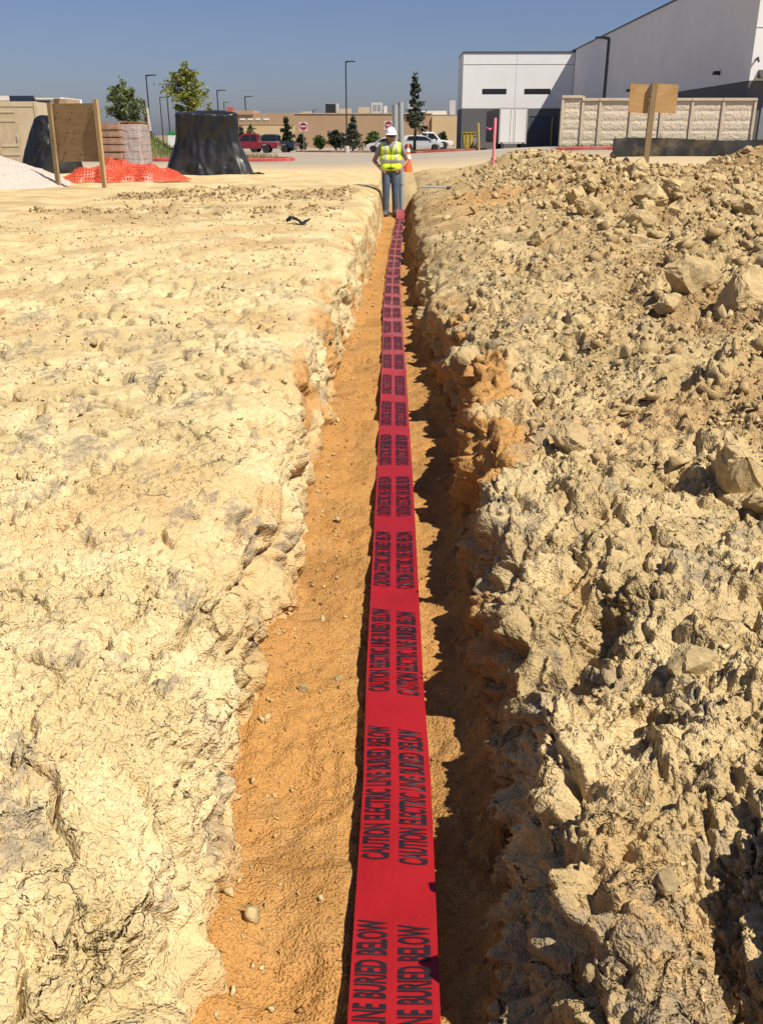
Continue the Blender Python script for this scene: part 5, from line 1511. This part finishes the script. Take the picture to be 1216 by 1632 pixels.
def pickup(name, label, loc, rz, paint, group=None, bed_cover=None):
    t = thing(name, label, 'pickup truck', loc, rz, group)
    hw = .98
    m = MB(); loft_body(m, [(-2.85, .52), (-2.88, 1.05), (-.75, 1.08), (1.25, 1.08), (2.55, 1.0), (2.85, .85), (2.88, .5), (2.35, .42), (2.25, .72), (1.95, .86), (1.6, .86), (1.35, .72), (1.25, .42), (-1.15, .42), (-1.25, .72), (-1.5, .88), (-1.9, .88), (-2.15, .72), (-2.25, .48)], hw, .94)
    m.build('body', paint, t, bevel=.03)
    cab = MB(); loft_body(cab, [(-.95, 1.02), (-.85, 1.80), (-.6, 1.90), (.45, 1.90), (.75, 1.82), (1.45, 1.06), (1.4, 1.0)], hw * .95, .80)
    cb = cab.build('cab', paint, t, bevel=.04)
    half = lambda z: hw * .95 * (1 - .20 * ((z - 1.0) / .9) ** 2) - .006
    side_panes(cb, [[(-.78, 1.16), (-.12, 1.16), (-.12, 1.76), (-.70, 1.76)], [(-.04, 1.16), (1.12, 1.16), (.62, 1.74), (-.04, 1.76)]], half, M_CGLASS)
    m = MB(); P = [(1.36, -.78, 1.14), (1.36, .78, 1.14), (.80, .64, 1.80), (.80, -.64, 1.80)]; m.v = [(x_ + .035, y_, z + .02) for x_, y_, z in P] + [(x_ - .02, y_, z - .02) for x_, y_, z in P]
    m.f = [(0, 1, 2, 3), (7, 6, 5, 4), (0, 4, 5, 1), (1, 5, 6, 2), (2, 6, 7, 3), (3, 7, 4, 0)]; m.build('windscreen', M_CGLASS, cb)
    m = MB(); m.box((-.955, -.66, 1.25), (-.915, .66, 1.74)); m.build('rear_window', M_CGLASS, cb)
    m = MB(); m.box((-2.78, -.86, 1.0), (-1.0, .86, 1.088)); m.build('bed_cover' if bed_cover else 'bed', bed_cover or M_TRIM, t)
    for s in (-1, 1):
        m = MB(); m.box((-2.9, s * .93 - .07, .72), (-2.80, s * .93 + .06, 1.02)); m.build('tail_light', M_TLIGHT, t)
        m = MB(); m.box((2.74, s * .76 - .16, .72), (2.895, s * .76 + .14, .92)); m.build('headlight', M_HLIGHT, t)
        m = MB(); m.box((.95, s * 1.0 - .06, 1.12), (1.10, s * 1.0 + .08, 1.28)); m.build('mirror', M_TRIM, t)
        m = MB(); m.box((-.02, s * .985 - .006, .50), (0, s * .985 + .004, 1.04)); m.build('door_seam', M_TRIM, t)
    m = MB(); m.box((-3.02, -.92, .46), (-2.86, .92, .64)); m.build('rear_bumper', M_CHROME, t, bevel=.02)
    m = MB(); m.box((2.84, -.94, .42), (3.0, .94, .62)); m.build('front_bumper', M_CHROME, t, bevel=.02)
    car_wheels(t, (-1.70, 1.80), hw, .39)
    return t
def hatch(name, label, loc, rz, paint, L=4.4, group=None):
    t = thing(name, label, 'car', loc, rz, group); hw = .88; k = L / 4.4
    m = MB(); loft_body(m, [(a * k, b_) for a, b_ in [(-2.15, .42), (-2.2, .85), (-2.05, 1.02), (1.0, 1.0), (1.75, .90), (2.12, .72), (2.2, .42), (1.78, .30), (1.72, .55), (1.48, .68), (1.2, .68), (.98, .55), (.9, .28), (-.98, .28), (-1.05, .55), (-1.28, .68), (-1.55, .68), (-1.78, .55), (-1.84, .34)]], hw, .93)
    m.build('body', paint, t, bevel=.04)
    cab = MB(); loft_body(cab, [(a * k, b_) for a, b_ in [(-2.08, .98), (-1.92, 1.40), (-1.55, 1.54), (-.2, 1.57), (.35, 1.47), (1.22, .99)]], hw * .94, .78)
    cb = cab.build('cabin', paint, t, bevel=.05)
    half = lambda z: hw * .94 * (1 - .22 * ((z - .98) / .59) ** 2) - .006
    side_panes(cb, [[(-1.62 * k, 1.06), (-.72 * k, 1.06), (-.72 * k, 1.46), (-1.42 * k, 1.43)], [(-.64 * k, 1.06), (.98 * k, 1.06), (.30 * k, 1.40), (-.64 * k, 1.47)]], half, M_CGLASS)
    m = MB(); P = [(1.14 * k, -.68, 1.05), (1.14 * k, .68, 1.05), (.44 * k, .58, 1.43), (.44 * k, -.58, 1.43)]; m.v = [(x_ + .03, y_, z + .03) for x_, y_, z in P] + [(x_ - .02, y_, z - .02) for x_, y_, z in P]
    m.f = [(0, 1, 2, 3), (7, 6, 5, 4), (0, 4, 5, 1), (1, 5, 6, 2), (2, 6, 7, 3), (3, 7, 4, 0)]; m.build('windscreen', M_CGLASS, cb)
    m = MB(); m.box((-2.08 * k, -.58, 1.12), (-1.94 * k, .58, 1.38)); m.build('rear_window', M_CGLASS, cb)
    for s in (-1, 1):
        m = MB(); m.box((-2.2 * k, s * .74 - .12, .72), (-2.08 * k, s * .74 + .1, .95)); m.build('tail_light', M_TLIGHT, t)
        m = MB(); m.box((1.86 * k, s * .68 - .15, .62), (2.13 * k, s * .68 + .12, .78)); m.build('headlight', M_HLIGHT, t)
        m = MB(); m.box((.82 * k, s * .88 - .04, 1.0), (.95 * k, s * .88 + .1, 1.12)); m.build('mirror', paint, t)
    car_wheels(t, (-1.42 * k, 1.34 * k), hw, .33)
    return t
def paint(name, col): return mat(name, col, .3, var=.03, coat=.6)
def park(px_, Y): 
    p_ = atY(px_, 240, Y); return (p_.x, Y, pz(p_.x, Y) + .004)
pickup('pickup_truck', 'dark red pickup truck parked tail towards the road beside the kerb', park(401, 102), R(178), paint('dark_red_paint', (0.20, 0.014, 0.02)), 'pickups parked left of the road', bed_cover=mat('grey_bed_cover', (0.35, 0.35, 0.36), .5))
pickup('pickup_truck', 'dark teal pickup truck parked behind the red pickup', park(433, 110), R(172), paint('teal_paint', (0.012, 0.035, 0.05)), 'pickups parked left of the road')
pickup('pickup_truck', 'white pickup truck standing behind the silver hatchback', park(681, 113), R(3), paint('white_paint', (0.72, 0.72, 0.72)))
hatch('parked_car', 'silver hatchback parked in front of the white pickup', park(672, 104), R(2), paint('silver_paint', (0.50, 0.52, 0.53)), 4.5)
hatch('parked_car', 'white car with dark windows half hidden behind the worker', park(617, 107), R(165), paint('pearl_paint', (0.70, 0.70, 0.69)), 4.4)

# ------------------------------------------------------------------ road signs, lamps, markers
def no_entry(px_, py_, Y, label):
    c_ = atY(px_, py_, Y); g = pz(c_.x, Y)
    t = thing('no_entry_sign', label, 'road sign', (c_.x, Y, g), 0, 'do not enter signs')
    H_ = c_.z - g; r_ = .36
    m = MB(); m.tube([(0, .03, 0), (0, .03, H_ + r_)], .03, 8); m.build('pole', mat('galvanised_pole', (0.35, 0.35, 0.34), .5, .5), t)
    m = MB(); m.box((-.40, -.006, H_ - .40), (.40, .006, H_ + .40)); pl = m.build('plate', mat('white_sign_plate', (0.62, 0.58, 0.56), .5), t)
    m = MB(); m.prism([(r_ * math.cos(k * math.pi / 12), H_ + r_ * math.sin(k * math.pi / 12)) for k in range(24)], -.012, -.008, 'y'); m.build('red_disc', mat('sign_red', (0.30, 0.03, 0.04), .5), pl)
    m = MB(); m.box((-.26, -.018, H_ - .055), (.26, -.0135, H_ + .055)); m.build('white_bar', mat('white_sign_plate', (0.62, 0.58, 0.56), .5), pl)
no_entry(483.5, 201.5, 98, 'red and white do not enter sign in front of the brown wall')
no_entry(619, 199.5, 98, 'do not enter sign rising just above the white hard hat')

M_LAMP = mat('black_lamp_post', (0.012, 0.012, 0.014), .5)
def lamp(px_, pyt, Y, label, arm=1, r_=.075, head=.75, base=True):
    tp_ = atY(px_, pyt, Y); g = pz(tp_.x, Y); h = tp_.z - g
    t = thing('lamp_post', label, 'lamp post', (tp_.x, Y, g), 0, 'parking lot lamp posts')
    m = MB(); m.tube([(0, 0, .5), (0, 0, h)], [r_, r_ * .85], 8); m.build('pole', M_LAMP, t, smooth='auto')
    m = MB(); m.lathe([(.28, 0), (.28, .62), (.24, .68)], 16); m.build('concrete_base', mat('lamp_base_concrete', (0.42, 0.38, 0.32), .9), t, smooth='auto')
    m = MB(); m.prism([(0, h - .12), (arm * .25, h - .06), (arm * (.25 + head), h - .02), (arm * (.25 + head), h + .05), (arm * .2, h + .06), (0, h + .02)], -.15, .15, 'y'); hd = m.build('lamp_head', M_LAMP, t, bevel=.01)
    m = MB(); m.box((min(arm * .35, arm * (.2 + head)), -.11, h - .068), (max(arm * .35, arm * (.2 + head)), .11, h - .045)); m.build('lens', mat('lamp_lens', (0.5, 0.5, 0.48), .3), hd)
    return t
lamp(233, 120, 100, 'tallest black lamp post left of the yellow green tree', 1)
lamp(551, 98, 108, 'tall black lamp post in front of the brown store', 1)
lamp(346, 144, 140, 'black lamp post rising over the tall covered pallet', 1, .09, 1.0)
lamp(390.5, 154, 160, 'black lamp post right of the tall covered pallet', 1, .10, 1.0)
lamp(255, 155, 172, 'thin far lamp post just right of the tallest left lamp', 1, .09, .9)
lamp(265, 134, 132, 'thin black lamp post against the yellow green tree', 1, .08, .5)
lamp(357, 163, 220, 'very distant lamp post between two nearer ones', 1, .11, 1.0)
lamp(970.5, 60, 57, 'black lamp post standing behind the screen wall', -1, .10, .5)
lamp(499, 175, 260, 'very distant lamp post over the brown store roof', 1, .12, 1.0)
# dark post with a white board
a = atY(236, 206, 74); b_ = atY(229, 160, 74); g = 1.0
t = thing('leaning_sign_post', 'dark leaning post carrying a narrow white panel near the leafy tree', 'sign post', (a.x, 74, g))
m = MB(); beam(m, (0, 0, 0), (b_.x - a.x, 0, b_.z - g), .22, .16); m.build('post', mat('dark_stained_post', (0.05, 0.03, 0.022), .8), t)
m = MB(); beam(m, (.20, -.02, (a.z - g) * .9), (b_.x - a.x + .25, -.02, b_.z - g - .5), .16, .04); m.build('panel', M_LT, t)
# small white sign with a green band
c_ = atY(276, 222, 55); g = pz(c_.x, 55)
t = thing('green_band_sign', 'small white sign with green band left of the covered pallet', 'sign', (c_.x, 55, g))
for s in (-1, 1): m = MB(); m.tube([(s * .22, 0, 0), (s * .22, 0, c_.z - g + .4)], .02, 6); m.build('leg', M_FIX, t)
m = MB(); m.box((-.26, -.03, c_.z - g - .28), (.26, -.021, c_.z - g + .20)); m.build('board', mat('white_board', (0.7, 0.7, 0.68), .5), t)
m = MB(); m.box((-.26, -.03, c_.z - g + .203), (.26, -.021, c_.z - g + .40)); m.build('green_band', mat('green_band', (0.03, 0.20, 0.06), .5), t)
# red and white roadside pylon far away
c_ = atY(367, 180, 190); 
t = thing('pylon_sign', 'small distant red and white pylon sign above the covered pallet', 'sign', (c_.x, 190, -.3))
zt2 = atY(367, 170.5, 190).z + .3; zm = atY(367, 178, 190).z + .3; z3 = atY(367, 184, 190).z + .3
m = MB(); m.box((-.65, 0, z3), (.65, .5, zm)); m.build('white_panel', M_LT, t); m = MB(); m.box((-.65, -.02, zm + .01), (.65, .52, zt2)); m.build('red_panel', mat('faded_red_panel', (0.5, 0.12, 0.10), .5), t)
m = MB(); m.box((-.2, .1, 0), (.2, .4, z3)); m.build('column', M_LT, t)

# ------------------------------------------------------------------ trees and shrubs
def leaf_mat(name, col):
    m, nt, b = nodes(name)
    c = ramp(nt, noise_n(nt, 1.3, 4, .7), [(.3, tuple(v * .6 for v in col)), (.7, tuple(v * 1.35 for v in col))])
    nt.links.new(c, b.inputs['Base Color']); b.inputs['Roughness'].default_value = .6; b.inputs['Specular IOR Level'].default_value = .3
    tr = N(nt, 'ShaderNodeBsdfTranslucent'); nt.links.new(c, tr.inputs[0])
    mx_ = N(nt, 'ShaderNodeMixShader'); mx_.inputs[0].default_value = .3
    nt.links.new(b.outputs[0], mx_.inputs[1]); nt.links.new(tr.outputs[0], mx_.inputs[2]); nt.links.new(mx_.outputs[0], nt.nodes['Material Output'].inputs[0])
    return m
M_BARK = mat('tree_bark', (0.13, 0.095, 0.065), .9, var=.25, scale=8)
def leaf_at(m, p, s, rg):
    u = Vector((rg.gauss(0, 1), rg.gauss(0, 1), rg.gauss(0, .7))).normalized(); w = u.cross(Vector((rg.gauss(0, 1), rg.gauss(0, 1), rg.gauss(0, 1)))).normalized()
    m.quad([p - u * s, p + w * s * .45, p + u * s, p - w * s * .45])
def tree(name, label, px_, Y, top_px, crown_bot_px, halfw_px, leafm, n_br, leaves, lsize, seed, ground=None, spread=1.0, shape='round', group=None, gap=.28):
    rg = random.Random(seed)
    tp_ = atY(px_, top_px, Y); cb_ = atY(px_, crown_bot_px, Y); hw = atY(px_ + halfw_px, top_px, Y).x - tp_.x
    g = pz(tp_.x, Y) if ground is None else ground
    t = thing(name, label, 'tree', (tp_.x, Y, g), 0, group)
    H_ = tp_.z - g; zc = max(cb_.z - g, .3); r0 = .018 * H_ + .03
    tr = MB(); P = [Vector((0, 0, -.1))]
    for k in range(1, 7): P.append(Vector((rg.gauss(0, .02) * H_ * .5, rg.gauss(0, .02) * H_ * .5, H_ * .93 * k / 6)))
    tr.tube(P, [r0 * (1 - .13 * k) for k in range(7)], 8)
    cr = MB(); tips = []
    for k in range(n_br):
        f = (k + rg.random()) / n_br; z = zc * .9 + (H_ * .93 - zc) * f
        wid = hw * ({'round': math.sin(math.pi * min(1, .22 + .78 * f)) ** .6, 'cone': 1.05 * (1 - f) ** .8 + .08, 'column': (1 - f * .75)}[shape]) * rg.uniform(.55, 1.12)
        a = k * 2.4 + rg.uniform(-.5, .5)
        st_ = Vector((0, 0, z)); en = Vector((math.cos(a) * wid, math.sin(a) * wid, z + wid * rg.uniform(.1, .6) * (0.2 if shape == 'cone' else 1)))
        mid = st_.lerp(en, .5) + Vector((0, 0, wid * .08))
        tr.tube([st_, mid, en], [r0 * .35, r0 * .22, r0 * .08], 5)
        for q_ in range(4): tips.append((st_.lerp(en, .4 + .2 * q_), wid * (gap + .08 * rg.random())))
    tips.append((Vector((0, 0, H_ * .95)), hw * .22)); tips.append((Vector((0, 0, H_ * .88)), hw * .25))
    for _ in range(leaves):
        c0, r_ = rg.choice(tips)
        d = Vector((rg.gauss(0, 1), rg.gauss(0, 1), rg.gauss(0, .8)))
        leaf_at(cr, c0 + d * r_ * .6, lsize * rg.uniform(.6, 1.3), rg)
    tr.build('trunk', M_BARK, t, smooth='auto'); cr.build('crown', leafm, t)
    return t
L_OLIVE = leaf_mat('olive_leaves', (0.15, 0.18, 0.07)); L_YEL = leaf_mat('yellow_green_leaves', (0.24, 0.26, 0.055)); L_DARK = leaf_mat('dark_green_leaves', (0.045, 0.065, 0.035)); L_GREY = leaf_mat('grey_green_leaves', (0.085, 0.105, 0.065)); L_FRESH = leaf_mat('fresh_leaves', (0.09, 0.13, 0.035))
tree('leafy_tree', 'loose round green tree behind the stone pallets', 194, 62, 122, 190, 33, L_OLIVE, 26, 2300, .13, 3, spread=1, gap=.22)
tree('leafy_tree', 'tall yellow green young tree beside the covered pallet', 294, 66, 95, 185, 32, L_YEL, 22, 2500, .14, 5, gap=.22)
tree('leafy_tree', 'small pale tree just right of the tall yellow green tree', 333, 70, 162, 200, 12, L_YEL, 10, 500, .12, 6, gap=.3)
tree('slender_tree', 'slender grey green tree standing by the white pickup', 662, 98, 112, 205, 18, L_GREY, 26, 2300, .17, 8, shape='column', gap=.3)
for (x_, top_, w_, Y, m_, lab, sh, n_) in (
        (456, 185, 14, 122, L_DARK, 'dark pointed evergreen right of the teal pickup', 'cone', 1300),
        (480, 212, 10, 124, L_DARK, 'small dark evergreen under the left do not enter sign', 'cone', 700),
        (509, 215, 10, 126, L_FRESH, 'isolated low green bush before the brown wall', 'round', 700),
        (535, 207, 15, 124, L_DARK, 'broad dark bush left of the tall store lamp post', 'round', 1400),
        (562, 182, 14, 122, L_GREY, 'tall narrow evergreen right of the store lamp post', 'cone', 1300),
        (594, 209, 14, 124, L_FRESH, 'wide green bush between the lamp post and the worker', 'round', 1100),
        (706, 210, 9, 124, L_DARK, 'dark bush at the nose of the white pickup', 'round', 500),
        (399, 197, 9, 124, L_OLIVE, 'thin young tree behind the red pickup', 'round', 450),
        (384, 200, 8, 128, L_DARK, 'small bush at the left end of the tan wall', 'round', 400)):
    tree('evergreen_shrub', lab, x_, Y, top_, 236, w_, m_, 20, n_, .22, int(x_), shape=sh, group='shrubs along the brown store', gap=.34)
